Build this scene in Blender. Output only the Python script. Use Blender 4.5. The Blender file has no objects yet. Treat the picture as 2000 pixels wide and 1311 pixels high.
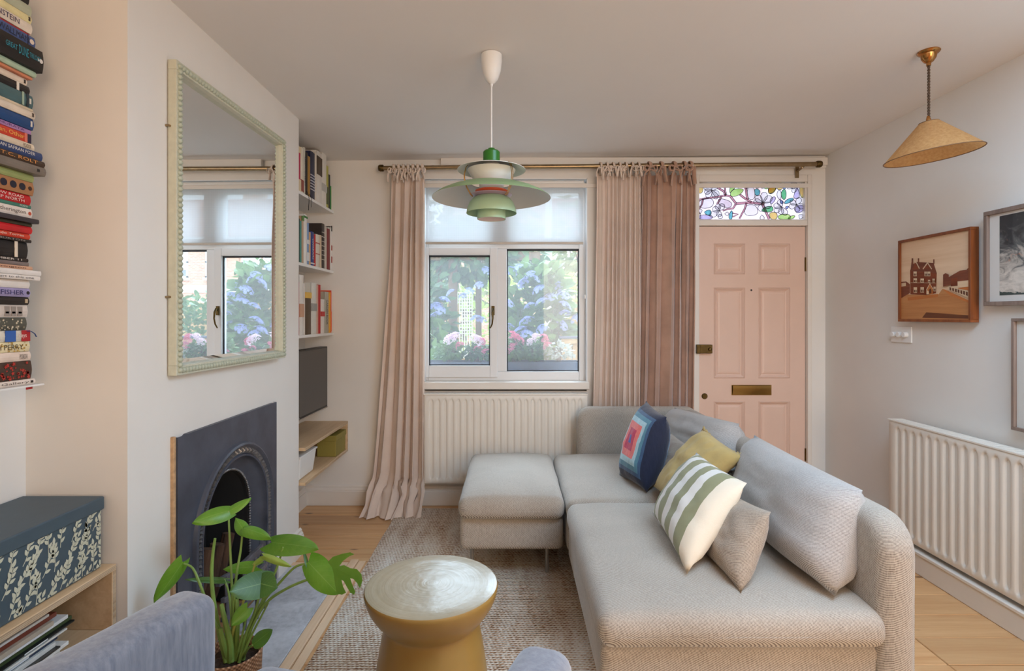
import bpy, bmesh, math, random
from mathutils import Vector as V, Matrix, noise as mnoise
RN = random.Random(7)
SC = bpy.context.scene
COL = SC.collection
F, CZ = 1050.0, 1.32                       # focal length in pixels of the 2000 px frame, eye height

def P(px, py, y):                           # a sight line of the photograph cut at depth y
    return V(((px - 1000) * y / F, y, CZ - (py - 620) * y / F))

def S(r, g, b, a=1.0):                      # sRGB 0-255 -> linear
    f = lambda c: (c / 255 / 12.92) if c / 255 <= 0.04045 else ((c / 255 + 0.055) / 1.055) ** 2.4
    return (f(r), f(g), f(b), a)

# ------------------------------------------------------------------ camera, sky, lights, exposure
cam = bpy.data.cameras.new('camera')
cam.sensor_width = 36.0
cam.lens = 36.0 * F / 2000.0
cam.shift_y = -35.5 / 2000.0
cam.clip_start = 0.05
cam.clip_end = 200
camo = bpy.data.objects.new('camera', cam)
COL.objects.link(camo)
camo.location = (0, 0, CZ)
camo.rotation_euler = (math.pi / 2, 0, 0)
SC.camera = camo

w = bpy.data.worlds.new('sky')
SC.world = w
w.use_nodes = True
wn = w.node_tree
wn.nodes['Background'].inputs['Color'].default_value = (0.72, 0.86, 1.0, 1)
wn.nodes['Background'].inputs['Strength'].default_value = 3.4

def light(name, kind, loc, target, energy, color, **kw):
    l = bpy.data.lights.new(name, kind)
    l.energy = energy
    l.color = color
    for k, v in kw.items():
        setattr(l, k, v)
    o = bpy.data.objects.new(name, l)
    COL.objects.link(o)
    o.location = loc
    d = V(target) - V(loc)
    o.rotation_euler = d.to_track_quat('-Z', 'Y').to_euler()
    return o

light('sun', 'SUN', (-0.5, 9, 6.4), (0, 0, 0.3), 9.5, (0.64, 0.80, 1.0), angle=math.radians(50))
light('rear_fill_light', 'AREA', (1.35, -2.4, 1.45), (1.30, 3, 1.3), 62, (1.0, 0.77, 0.56), shape='RECTANGLE', size=1.5, size_y=1.9)  # added warm fill behind the camera; the rear wall has no window
light('overhead_fill_light', 'AREA', (1.30, 1.10, 2.42), (1.30, 1.25, 0.0), 50, (0.46, 0.72, 1.0), shape='RECTANGLE', size=1.6, size_y=0.9)  # added cool fill below the closed ceiling, out of view
light('alcove_fill_light', 'POINT', (-1.25, 0.1, 2.0), (0, 0, 0), 1.5, (1.0, 0.62, 0.34), shadow_soft_size=0.12)  # added unseen warm fill for the near alcove, no lamp stands there

SC.view_settings.view_transform = 'Standard'
SC.view_settings.look = 'None'
SC.view_settings.gamma = 1.0
SC.view_settings.use_curve_mapping = False
SC.view_settings.exposure = 0.13

# ------------------------------------------------------------------ helpers: materials
_m = {}
def nt_new(name):
    m = bpy.data.materials.new(name)
    m.use_nodes = True
    nt = m.node_tree
    nt.nodes.clear()
    out = nt.nodes.new('ShaderNodeOutputMaterial')
    return m, nt, out

def nd(nt, kind, ins=None, **attrs):
    n = nt.nodes.new('ShaderNode' + kind)
    for k, v in attrs.items():
        setattr(n, k, v)
    for k, v in (ins or {}).items():
        if isinstance(v, bpy.types.NodeSocket):
            nt.links.new(v, n.inputs[k])
        else:
            n.inputs[k].default_value = v
    return n

def ramp(nt, fac, stops, interp='LINEAR'):
    n = nt.nodes.new('ShaderNodeValToRGB')
    n.color_ramp.interpolation = interp
    el = n.color_ramp.elements
    while len(el) > 1:
        el.remove(el[len(el) - 1])
    el[0].position, el[0].color = stops[0]
    for p, c in stops[1:]:
        el.new(p).color = c
    nt.links.new(fac, n.inputs[0])
    return n.outputs[0]

def mix(nt, fac, a, b, mode='MIX'):
    n = nt.nodes.new('ShaderNodeMix')
    n.data_type = 'RGBA'
    n.blend_type = mode
    for i, v in ((0, fac), (6, a), (7, b)):
        if isinstance(v, bpy.types.NodeSocket):
            nt.links.new(v, n.inputs[i])
        else:
            n.inputs[i].default_value = v
    return n.outputs[2]

def mth(nt, op, a, b=0.0, c=None):
    n = nt.nodes.new('ShaderNodeMath')
    n.operation = op
    for i, v in enumerate((a, b) if c is None else (a, b, c)):
        if isinstance(v, bpy.types.NodeSocket):
            nt.links.new(v, n.inputs[i])
        else:
            n.inputs[i].default_value = v
    return n.outputs[0]

def coords(nt, which='Object', scale=(1, 1, 1), rot=(0, 0, 0)):
    t = nt.nodes.new('ShaderNodeTexCoord')
    mp = nd(nt, 'Mapping', {'Vector': t.outputs[which], 'Scale': scale, 'Rotation': rot})
    return mp.outputs[0]

def nz(nt, vec, scale, detail=3.0, rough=0.55, dist=0.0):
    return nd(nt, 'TexNoise', {'Vector': vec, 'Scale': scale, 'Detail': detail, 'Roughness': rough, 'Distortion': dist}).outputs[0]

def finish(nt, out, col, rough=0.6, metal=0.0, height=None, bstr=0.3, bdist=0.002, spec=0.5, sheen=0.0, coat=0.0, alpha=None, sss=0.0):
    ins = {'Base Color': col, 'Roughness': rough, 'Metallic': metal, 'Specular IOR Level': spec, 'Sheen Weight': sheen, 'Coat Weight': coat}
    b = nd(nt, 'BsdfPrincipled', ins)
    if height is not None:
        bp = nd(nt, 'Bump', {'Height': height, 'Strength': bstr, 'Distance': bdist})
        nt.links.new(bp.outputs[0], b.inputs['Normal'])
    nt.links.new(b.outputs[0], out.inputs[0])
    return b

def mat(name, col, rough=0.6, metal=0.0, var=0.08, vs=6.0, bump=0.0, bs=80.0, spec=0.5, sheen=0.0, coat=0.0):
    """plain painted / moulded stuff with slight procedural variation"""
    if name in _m:
        return _m[name]
    m, nt, out = nt_new(name)
    vec = coords(nt)
    n = nz(nt, vec, vs, 4)
    lo = tuple(c * (1 - var) for c in col[:3]) + (1,)
    hi = tuple(min(1, c * (1 + var)) for c in col[:3]) + (1,)
    c = ramp(nt, n, [(0.3, lo), (0.7, hi)])
    h = nz(nt, vec, bs, 2) if bump else None
    finish(nt, out, c, rough, metal, h, bump, 0.002, spec, sheen, coat)
    _m[name] = m
    return m

def wood(name, a, b, axis=0, scale=1.0, rough=0.5, coat=0.0, knots=0.0, spec=0.4):
    if name in _m:
        return _m[name]
    m, nt, out = nt_new(name)
    t = nt.nodes.new('ShaderNodeTexCoord')
    oi = nt.nodes.new('ShaderNodeObjectInfo')
    off = mth(nt, 'MULTIPLY', oi.outputs['Random'], 37.0)
    add = nd(nt, 'VectorMath', {0: t.outputs['Object'], 1: off}, operation='ADD')
    sc = [14.0 * scale] * 3
    sc[axis] = 0.9 * scale
    vec = nd(nt, 'Mapping', {'Vector': add.outputs[0], 'Scale': tuple(sc)}).outputs[0]
    n = nz(nt, vec, 1.6, 6, 0.6, 0.6)
    fine = nz(nt, vec, 9.0, 3, 0.6)
    f = mth(nt, 'ADD', mth(nt, 'MULTIPLY', n, 0.75), mth(nt, 'MULTIPLY', fine, 0.25))
    c = ramp(nt, f, [(0.32, b), (0.66, a)])
    tone = mth(nt, 'MULTIPLY_ADD', oi.outputs['Random'], 0.22, 0.88)
    c = mix(nt, 1.0, c, nd(nt, 'CombineXYZ', {0: tone, 1: tone, 2: tone}).outputs[0], 'MULTIPLY')
    if knots:
        ks = [8.0] * 3
        ks[axis] = 3.4
        kv = nd(nt, 'Mapping', {'Vector': add.outputs[0], 'Scale': tuple(ks)}).outputs[0]
        vo = nd(nt, 'TexVoronoi', {'Vector': kv, 'Scale': 1.0}).outputs['Distance']
        k = ramp(nt, vo, [(0.0, (1, 1, 1, 1)), (0.05, (0.8, 0.8, 0.8, 1)), (0.11, (0, 0, 0, 1))])
        c = mix(nt, mth(nt, 'MULTIPLY', k, knots), c, S(70, 38, 18))
    finish(nt, out, c, rough, 0, f, 0.12, 0.002, spec, 0, coat)
    _m[name] = m
    return m

def twill(name, light_c, dark_c, pitch=0.0052, zx=0.42, rough=0.95):
    """two-tone woven upholstery: fine twill lines with yarn irregularity"""
    if name in _m:
        return _m[name]
    m, nt, out = nt_new(name)
    t = nt.nodes.new('ShaderNodeTexCoord')
    s = nd(nt, 'SeparateXYZ', {0: t.outputs['Object']})
    wob = nz(nt, t.outputs['Object'], 14, 3)
    a = mth(nt, 'ADD', s.outputs[2], mth(nt, 'MULTIPLY', s.outputs[0], zx))
    a = mth(nt, 'ADD', a, mth(nt, 'MULTIPLY', s.outputs[1], 1.15))
    a = mth(nt, 'ADD', a, mth(nt, 'MULTIPLY', wob, pitch * 1.6))
    ln = mth(nt, 'SINE', mth(nt, 'MULTIPLY', a, 2 * math.pi / pitch))
    yarn = nz(nt, coords(nt, 'Object', (260, 260, 60)), 1.0, 2)
    f = mth(nt, 'ADD', mth(nt, 'MULTIPLY_ADD', ln, 0.36, 0.5), mth(nt, 'MULTIPLY_ADD', yarn, 0.7, -0.35))
    c = ramp(nt, f, [(0.18, dark_c), (0.62, light_c)])
    big = nz(nt, t.outputs['Object'], 3.0, 4)
    c = mix(nt, 0.35, c, ramp(nt, big, [(0.3, (0.55, 0.54, 0.53, 1)), (0.7, (1, 1, 1, 1))]), 'MULTIPLY')
    folds = nz(nt, t.outputs['Object'], 9.0, 4)
    h = mth(nt, 'ADD', mth(nt, 'MULTIPLY', f, 0.12), mth(nt, 'MULTIPLY', folds, 2.2))
    finish(nt, out, c, rough, 0, h, 0.25, 0.004, 0.15, 0.25)
    _m[name] = m
    return m

def cloth(name, col, var=0.12, transl=0.0, weave=500.0, sheen=0.2, wrinkle=0.3):
    if name in _m:
        return _m[name]
    m, nt, out = nt_new(name)
    vec = coords(nt)
    n = nz(nt, vec, 7.0, 5)
    lo = tuple(c * (1 - var) for c in col[:3]) + (1,)
    hi = tuple(min(1, c * (1 + var)) for c in col[:3]) + (1,)
    c = ramp(nt, n, [(0.3, lo), (0.7, hi)])
    h = mth(nt, 'ADD', mth(nt, 'MULTIPLY', nz(nt, vec, weave, 1), 0.3), mth(nt, 'MULTIPLY', nz(nt, vec, 22.0, 4), wrinkle * 4))
    b = finish(nt, out, c, 0.9, 0, h, 0.3, 0.003, 0.15, sheen)
    if transl:
        tr = nd(nt, 'BsdfTranslucent', {'Color': c})
        mx = nd(nt, 'MixShader', {0: transl, 1: b.outputs[0], 2: tr.outputs[0]})
        nt.links.new(mx.outputs[0], out.inputs[0])
    _m[name] = m
    return m

def glass(name, tint=(1, 1, 1, 1), haze=0.05, gloss=0.9):
    if name in _m:
        return _m[name]
    m, nt, out = nt_new(name)
    tr = nd(nt, 'BsdfTransparent', {'Color': tint})
    gl = nd(nt, 'BsdfGlossy', {'Color': (gloss, gloss, gloss, 1), 'Roughness': 0.02})
    fr = nd(nt, 'Fresnel', {'IOR': 1.45})
    bf = nt.nodes.new('ShaderNodeNewGeometry')
    fk = mth(nt, 'MULTIPLY', fr.outputs[0], mth(nt, 'SUBTRACT', 1.0, bf.outputs['Backfacing']))
    m1 = nd(nt, 'MixShader', {0: fk, 1: tr.outputs[0], 2: gl.outputs[0]})
    if haze:
        df = nd(nt, 'BsdfTranslucent', {'Color': (0.95, 0.97, 1, 1)})
        d2 = nd(nt, 'BsdfDiffuse', {'Color': (0.95, 0.97, 1, 1)})
        ad = nd(nt, 'MixShader', {0: 0.5, 1: df.outputs[0], 2: d2.outputs[0]})
        m1 = nd(nt, 'MixShader', {0: haze, 1: m1.outputs[0], 2: ad.outputs[0]})
    nt.links.new(m1.outputs[0], out.inputs[0])
    _m[name] = m
    return m

# ------------------------------------------------------------------ helpers: geometry
class MB:
    def __init__(s):
        s.v, s.f, s.mi, s.uv = [], [], [], {}
    def add(s, vs, fs, m=0):
        o = len(s.v)
        s.v += [V(p) for p in vs]
        for q in fs:
            s.f.append(tuple(o + i for i in q))
            s.mi.append(m)
        return o
    def box(s, x0, x1, y0, y1, z0, z1, m=0):
        s.add([(x0, y0, z0), (x1, y0, z0), (x1, y1, z0), (x0, y1, z0), (x0, y0, z1), (x1, y0, z1), (x1, y1, z1), (x0, y1, z1)],
              [(3, 2, 1, 0), (4, 5, 6, 7), (0, 1, 5, 4), (1, 2, 6, 5), (2, 3, 7, 6), (3, 0, 4, 7)], m)
        return s
    def obox(s, c, a, b, d, m=0):           # centre and three half-axis vectors
        c, a, b, d = V(c), V(a), V(b), V(d)
        if a.cross(b).dot(d) < 0:
            a = -a
        s.add([c - a - b - d, c + a - b - d, c + a + b - d, c - a + b - d, c - a - b + d, c + a - b + d, c + a + b + d, c - a + b + d],
              [(3, 2, 1, 0), (4, 5, 6, 7), (0, 1, 5, 4), (1, 2, 6, 5), (2, 3, 7, 6), (3, 0, 4, 7)], m)
        return s
    def tube(s, pts, r, n=8, m=0, caps=True, flat=None):
        pts = [V(p) for p in pts]
        k = len(pts)
        rs = r if isinstance(r, (list, tuple)) else [r] * k
        o = len(s.v)
        up = None
        for i, p in enumerate(pts):
            t = (pts[min(i + 1, k - 1)] - pts[max(i - 1, 0)])
            t = t.normalized() if t.length > 1e-9 else V((0, 0, 1))
            if up is None:
                up = V((0, 0, 1)) if abs(t.z) < 0.9 else V((1, 0, 0))
            a = t.cross(up)
            a = a.normalized() if a.length > 1e-6 else t.orthogonal().normalized()
            b = a.cross(t).normalized()
            up = b
            for j in range(n):
                g = 2 * math.pi * j / n
                s.v.append(p + a * (math.cos(g) * rs[i]) + b * (math.sin(g) * rs[i] * (flat or 1.0)))
        for i in range(k - 1):
            for j in range(n):
                s.f.append((o + i * n + j, o + i * n + (j + 1) % n, o + (i + 1) * n + (j + 1) % n, o + (i + 1) * n + j))
                s.mi.append(m)
        if caps:
            s.f.append(tuple(o + j for j in reversed(range(n))))
            s.f.append(tuple(o + (k - 1) * n + j for j in range(n)))
            s.mi += [m, m]
        return s
    def lathe(s, prof, c=(0, 0, 0), n=48, m=0, M=None):
        o = len(s.v)
        c = V(c)
        for r, z in prof:
            for j in range(n):
                g = 2 * math.pi * j / n
                p = V((max(r, 1e-5) * math.cos(g), max(r, 1e-5) * math.sin(g), z))
                s.v.append(c + (M @ p if M else p))
        for i in range(len(prof) - 1):
            for j in range(n):
                s.f.append((o + i * n + j, o + i * n + (j + 1) % n, o + (i + 1) * n + (j + 1) % n, o + (i + 1) * n + j))
                s.mi.append(m)
        return s
    def grid(s, nu, nv, fn, m=0, uv=False):
        o = len(s.v)
        for j in range(nv + 1):
            for i in range(nu + 1):
                u, v = i / nu, j / nv
                if uv:
                    s.uv[len(s.v)] = (u, v)
                s.v.append(V(fn(u, v)))
        for j in range(nv):
            for i in range(nu):
                a = o + j * (nu + 1) + i
                s.f.append((a, a + 1, a + nu + 2, a + nu + 1))
                s.mi.append(m)
        return s
    def poly(s, pts, d, m=0):               # prism: outline pts pushed along vector d
        pts = [V(p) for p in pts]
        d = V(d)
        n = len(pts)
        nrm = V((0, 0, 0))
        for i in range(n):
            nrm += (pts[i] - pts[0]).cross(pts[(i + 1) % n] - pts[0])
        if nrm.dot(d) < 0:
            pts.reverse()
        s.add(pts + [p + d for p in pts], [tuple(reversed(range(n))), tuple(range(n, 2 * n))] + [(i, (i + 1) % n, n + (i + 1) % n, n + i) for i in range(n)], m)
        return s
    def rbox(s, x0, x1, y0, y1, z0, z1, r, fn=None, m=0, mid=6, M=None):
        """rounded box, optionally bent by fn(p) (p in world/box space)"""
        c = V(((x0 + x1) / 2, (y0 + y1) / 2, (z0 + z1) / 2))
        h = V(((x1 - x0) / 2, (y1 - y0) / 2, (z1 - z0) / 2))
        r = min(r, h.x * 0.999, h.y * 0.999, h.z * 0.999)
        def axis(hh):
            e = [-hh, -hh + r * 0.3, -hh + r * 0.65, -hh + r]
            inner = [-(hh - r) + 2 * (hh - r) * k / mid for k in range(1, mid)]
            return e + inner + [-q for q in reversed(e)]
        ax = [axis(h.x), axis(h.y), axis(h.z)]
        idx = {}
        def vert(p):
            q = V([max(-(h[k] - r), min(h[k] - r, p[k])) for k in range(3)])
            d = p - q
            if d.length > 1e-9:
                p = q + d.normalized() * r
            p = p + c
            if fn:
                p = V(fn(p))
            if M:
                p = M @ p
            return p
        for k in range(3):
            i, j = (k + 1) % 3, (k + 2) % 3
            for sg in (-1, 1):
                ids = []
                for b in ax[j]:
                    row = []
                    for a in ax[i]:
                        p = V((0, 0, 0))
                        p[k], p[i], p[j] = sg * h[k], a, b
                        key = tuple(round(t, 6) for t in p)
                        if key not in idx:
                            idx[key] = len(s.v)
                            s.v.append(vert(p))
                        row.append(idx[key])
                    ids.append(row)
                for bb in range(len(ids) - 1):
                    for aa in range(len(ids[0]) - 1):
                        q = (ids[bb][aa], ids[bb][aa + 1], ids[bb + 1][aa + 1], ids[bb + 1][aa])
                        s.f.append(q if sg > 0 else tuple(reversed(q)))
                        s.mi.append(m)
        return s
    def build(s, name, mats, parent=None, smooth=False, bevel=0.0, seg=2, angle=38, solid=0.0, sub=0):
        me = bpy.data.meshes.new(name)
        base = V((0, 0, 0))
        if parent is None and s.v and not name.startswith(('wall_', 'floor', 'ceiling', 'window_', 'door_', 'baseboard_', 'trim_')):
            xs = [p.x for p in s.v]; ys = [p.y for p in s.v]; zs = [p.z for p in s.v]
            base = V(((min(xs) + max(xs)) / 2, (min(ys) + max(ys)) / 2, min(zs)))
        me.from_pydata([tuple(p - base) for p in s.v], [], s.f)
        mats = mats if isinstance(mats, (list, tuple)) else [mats]
        for q in mats:
            me.materials.append(q)
        if len(mats) > 1:
            me.polygons.foreach_set('material_index', s.mi)
        if s.uv:
            l = me.uv_layers.new(name='UVMap')
            for lp in me.loops:
                l.data[lp.index].uv = s.uv.get(lp.vertex_index, (0, 0))
        if smooth:
            me.polygons.foreach_set('use_smooth', [True] * len(me.polygons))
            if smooth != 'full':
                me.set_sharp_from_angle(angle=math.radians(angle))
        me.update()
        o = bpy.data.objects.new(name, me)
        COL.objects.link(o)
        o.location = base
        if parent:
            attach(o, parent)
        if solid:
            md = o.modifiers.new('solid', 'SOLIDIFY')
            md.thickness = solid
            md.offset = 0
        if bevel:
            md = o.modifiers.new('bevel', 'BEVEL')
            md.width = bevel
            md.segments = seg
            md.limit_method = 'ANGLE'
            md.angle_limit = math.radians(35)
        if sub:
            md = o.modifiers.new('sub', 'SUBSURF')
            md.levels = md.render_levels = sub
        return o

def world_loc(o):
    p = V(o.location)
    while o.parent:
        o = o.parent
        p = p + V(o.location) + V(o.matrix_parent_inverse.translation) if False else p
    return p

_abs = {}
def attach(o, parent):
    """child mesh is written in world coordinates; keep it there"""
    o.parent = parent
    o.matrix_parent_inverse = Matrix.Translation(-_abs.get(parent.name, V((0, 0, 0)) if parent.parent else V(parent.location)))
    _abs[o.name] = V((0, 0, 0))

def thing(name, label, cat, loc=(0, 0, 0), group=None):
    o = bpy.data.objects.new(name, None)
    o.empty_display_size = 0.05
    COL.objects.link(o)
    o.location = loc
    tag(o, label, cat, group)
    return o

def tag(o, label=None, cat=None, group=None, kind=None):
    for k, v in (('label', label), ('category', cat), ('group', group), ('kind', kind)):
        if v:
            o[k] = v
    return o

def struct(o):
    o['kind'] = 'structure'
    return o

def BX(name, m, parent, *b, bevel=0.0, seg=2):
    return MB().box(*b).build(name, m, parent, bevel=bevel, seg=seg)

def share(o, name, parent, loc, rot=None, scale=None):
    """another piece that shares o's mesh (mesh built round its own origin)"""
    c = bpy.data.objects.new(name, o if isinstance(o, bpy.types.Mesh) else o.data)
    COL.objects.link(c)
    attach(c, parent)
    c.location = loc
    if rot:
        c.rotation_euler = rot
    if scale:
        c.scale = scale
    return c

def text(body, c, right, up, w, h, m, parent, name='lettering', depth=0.0004):
    cu = bpy.data.curves.new('txt', 'FONT')
    cu.body = body
    cu.resolution_u = 2
    cu.fill_mode = 'FRONT'
    ob = bpy.data.objects.new('txt', cu)
    COL.objects.link(ob)
    dg = bpy.context.evaluated_depsgraph_get()
    me = bpy.data.meshes.new_from_object(ob.evaluated_get(dg))
    bpy.data.objects.remove(ob)
    xs = [v.co.x for v in me.vertices]; ys = [v.co.y for v in me.vertices]
    if not xs:
        return None
    x0, x1, y0, y1 = min(xs), max(xs), min(ys), max(ys)
    right, up, c = V(right).normalized(), V(up).normalized(), V(c)
    nrm = right.cross(up)
    for v in me.vertices:
        v.co = c + right * ((v.co.x - (x0 + x1) / 2) / (x1 - x0) * w) + up * ((v.co.y - (y0 + y1) / 2) / (y1 - y0) * h) + nrm * depth
    me.materials.clear()
    me.materials.append(m)
    me.name = name
    o = bpy.data.objects.new(name, me)
    COL.objects.link(o)
    attach(o, parent)
    return o

def slab_round(mb, tf, w, h, rc, t, r, m=0, nc=8):
    """upholstered slab: outline w x h with corner radii rc=(bl,br,tr,tl), thickness t, edge radius r; tf(u,v,d)->world"""
    prof = [(r, 0.0)]
    for k in range(1, 5):
        a = math.pi / 2 * k / 4
        prof.append((r * (1 - math.sin(a)), r * (1 - math.cos(a))))
    prof += [(0.0, t - r)]
    for k in range(1, 5):
        a = math.pi / 2 * k / 4
        prof.append((r * (1 - math.cos(a)), t - r + r * math.sin(a)))
    cs = [(0, 0, math.pi), (w, 0, 1.5 * math.pi), (w, h, 0), (0, h, 0.5 * math.pi)]
    loops = []
    for e, d in prof:
        lp = []
        for (cx, cy, a0), q in zip(cs, rc):
            sx, sy = (1 if cx == 0 else -1), (1 if cy == 0 else -1)
            ox, oy = cx + sx * q, cy + sy * q
            for k in range(nc + 1):
                a = a0 + math.pi / 2 * k / nc
                rr = max(q - e, 0.0)
                lp.append(tf(ox + rr * math.cos(a), oy + rr * math.sin(a), d))
        loops.append(lp)
    n = len(loops[0])
    vs = [p for lp in loops for p in lp]
    fs = [(i * n + j, i * n + (j + 1) % n, (i + 1) * n + (j + 1) % n, (i + 1) * n + j) for i in range(len(loops) - 1) for j in range(n)]
    fs += [tuple(reversed(range(n))), tuple(range((len(loops) - 1) * n, len(loops) * n))]
    mb.add(vs, fs, m)
    return mb

# ------------------------------------------------------------------ shared materials
WALL = mat('wall_paint', S(234, 229, 222), 0.8, var=0.02, vs=3, bump=0.05, bs=180)
CEIL = mat('ceiling_paint', S(236, 231, 226), 0.85, var=0.015, vs=2)
TRIM = mat('trim_gloss', S(232, 224, 214), 0.4, var=0.02)
WHITE = mat('white_lacquer', S(238, 236, 232), 0.35, var=0.01)
UPVC = mat('window_frame_white', S(236, 236, 236), 0.35, var=0.01)
RADM = mat('radiator_enamel', S(236, 228, 216), 0.35, var=0.02)
BRASS = mat('antique_brass', S(160, 138, 106), 0.3, 1.0, var=0.15, vs=30)
DARKBRASS = mat('dark_bronze', S(92, 76, 46), 0.42, 1.0, var=0.25, vs=40)
IRON = mat('black_cast_iron', S(72, 76, 88), 0.40, 0.0, var=0.25, vs=9, bump=0.12, bs=60, spec=0.5)
SOOT = mat('soot_black', S(20, 18, 17), 0.9)
BLACKP = mat('black_plastic', S(20, 20, 20), 0.4)
PLY = wood('birch_plywood', S(226, 196, 158), S(204, 168, 126), 1, 1.0, 0.5)
PLYEDGE = wood('plywood_edge', S(214, 196, 172), S(150, 118, 86), 1, 4.0, 0.6)
FLOORW = wood('pine_board', S(220, 176, 126), S(196, 142, 92), 0, 0.7, 0.38, 0.1, 0.9)
PAPER = mat('page_paper', S(222, 208, 186), 0.9, var=0.1, vs=120)
# ================================================================== ROOM SHELL
YB = 3.79                    # inner face of the window wall
XR, XCB, XL2, XL1 = 2.209, -1.19, -1.46, -1.505
YC0, YC1 = 1.664, 3.0        # chimney breast
YREAR = -2.6
HC = 2.60                    # walls run up past the ceiling
def zc(x):                   # the old ceiling is not quite level
    return 2.4235 + (x + 1.43) * 0.0093

# floor with separate pine boards
fl = struct(BX('floor', mat('subfloor', S(60, 40, 25), 0.9), None, -1.9, 2.5, YREAR - 0.2, YB + 0.18, -0.12, -0.018))
def plank(x0, x1, y0, y1):
    MB().box(x0, x1, y0, y1, -0.018, 0.0 + RN.uniform(-0.0012, 0.0006)).build('floorboard', FLOORW, fl, bevel=0.0025, seg=1)
y = YREAR
k = 0
while y < YB + 0.15:
    y1 = min(y + 0.172, YB + 0.16)
    cuts = [-1.62, RN.uniform(-0.6, 1.6), 2.3] if y < 1.9 or k % 3 == 0 else [-1.62, 2.3]
    if 1.95 < y1 < 2.25:
        cuts = [-1.62, 1.66, 2.3]
    for a, b in zip(cuts, cuts[1:]):
        plank(a, b - 0.0025, y, y1 - 0.003)
    y = y1
    k += 1

mb = MB()
zs = [zc(-1.9), zc(2.6)]
mb.add([(-1.9, YREAR - 0.2, zs[0]), (2.6, YREAR - 0.2, zs[1]), (2.6, YB + 0.2, zs[1]), (-1.9, YB + 0.2, zs[0]),
        (-1.9, YREAR - 0.2, 2.75), (2.6, YREAR - 0.2, 2.75), (2.6, YB + 0.2, 2.75), (-1.9, YB + 0.2, 2.75)],
       [(3, 2, 1, 0), (4, 5, 6, 7), (0, 1, 5, 4), (1, 2, 6, 5), (2, 3, 7, 6), (3, 0, 4, 7)])
struct(mb.build('ceiling', CEIL))

# window wall, with a window hole and a door hole
WX0, WX1, WZ0, WZ1 = -0.622, 0.533, 0.80, 2.300
DX0, DX1, DZ1 = 1.285, 2.110, 2.325
mb = MB()
T1 = YB + 0.16
mb.box(-1.8, WX0, YB, T1, -0.05, HC).box(WX0, WX1, YB, T1, -0.05, WZ0).box(WX0, WX1, YB, T1, WZ1, HC)
mb.box(WX1, DX0, YB, T1, -0.05, HC).box(DX0, DX1, YB, T1, DZ1, HC).box(DX1, XR + 0.2, YB, T1, -0.05, HC)
struct(mb.build('wall_window_side', WALL))
struct(BX('wall_right', WALL, None, XR, XR + 0.2, YREAR - 0.2, T1, -0.05, HC))
struct(BX('wall_left_near_alcove', WALL, None, XL1 - 0.2, XL1, YREAR - 0.2, YC0 + 0.05, -0.05, HC))
struct(BX('wall_left_far_alcove', WALL, None, XL1 - 0.2, XL2, YC1 - 0.05, T1, -0.05, HC))
struct(BX('wall_rear', WALL, None, -1.9, 2.5, YREAR - 0.2, YREAR, -0.05, HC))
# chimney breast with the hearth opening
FY0, FY1, FZ1 = 1.99, 2.61, 0.80
mb = MB()
mb.box(XL1 - 0.1, XCB, YC0, FY0, -0.05, HC).box(XL1 - 0.1, XCB, FY1, YC1, -0.05, HC).box(XL1 - 0.1, XCB, FY0, FY1, FZ1, HC)
mb.box(XL1 - 0.2, XL1 - 0.05, FY0, FY1, -0.05, FZ1, 1)
struct(mb.build('wall_chimney_breast', [WALL, SOOT]))

# skirting
def skirt(name, a, b, nrm, h=0.14, t=0.022):
    """moulded skirting from a to b (floor points on the wall face), nrm into the room"""
    a, b, nrm = V(a), V(b), V(nrm)
    prof = [(0, 0), (t, 0), (t, h * 0.70), (t * 0.82, h * 0.72), (t * 0.82, h * 0.78), (t * 0.5, h * 0.86), (t * 0.45, h * 0.93), (t * 0.2, h * 0.97), (0, h)]
    vs = [a + nrm * p + V((0, 0, q)) for p, q in prof] + [b + nrm * p + V((0, 0, q)) for p, q in prof]
    n = len(prof)
    m = MB()
    m.add(vs, [(i, (i + 1) % n, n + (i + 1) % n, n + i) for i in range(n)] + [tuple(range(n)), tuple(reversed(range(n, 2 * n)))])
    return struct(m.build(name, TRIM))
skirt('baseboard_window_side', (XL2, YB, 0), (DX0 - 0.02, YB, 0), (0, -1, 0))
skirt('baseboard_far_alcove', (XL2, YC1, 0), (XL2, YB - 0.02, 0), (1, 0, 0))
skirt('baseboard_chimney_far', (XCB, 2.69, 0), (XCB, YC1 + 0.02, 0), (1, 0, 0))
skirt('baseboard_chimney_near', (XCB, YC0, 0), (XCB, 1.83, 0), (1, 0, 0))
# boxed pipe skirting along the right wall
mb = MB()
mb.box(2.082, XR, 0.6, YB - 0.02, 0, 0.108).box(2.076, XR, 0.6, YB - 0.02, 0.100, 0.116)
struct(mb.build('baseboard_right', TRIM, bevel=0.003))
# small cove and plaster bead along the window wall head
mb = MB()
mb.box(-0.50, XR, YB - 0.035, YB, 2.385, 2.44).box(-0.50, XR, YB - 0.018, YB, 2.37, 2.39)
struct(mb.build('trim_1', WALL, bevel=0.006))
mb = MB()
mb.box(WX0 - 0.03, DX1, YB - 0.014, YB, 2.232, 2.262)
struct(mb.build('trim_2', TRIM, bevel=0.004))

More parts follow.
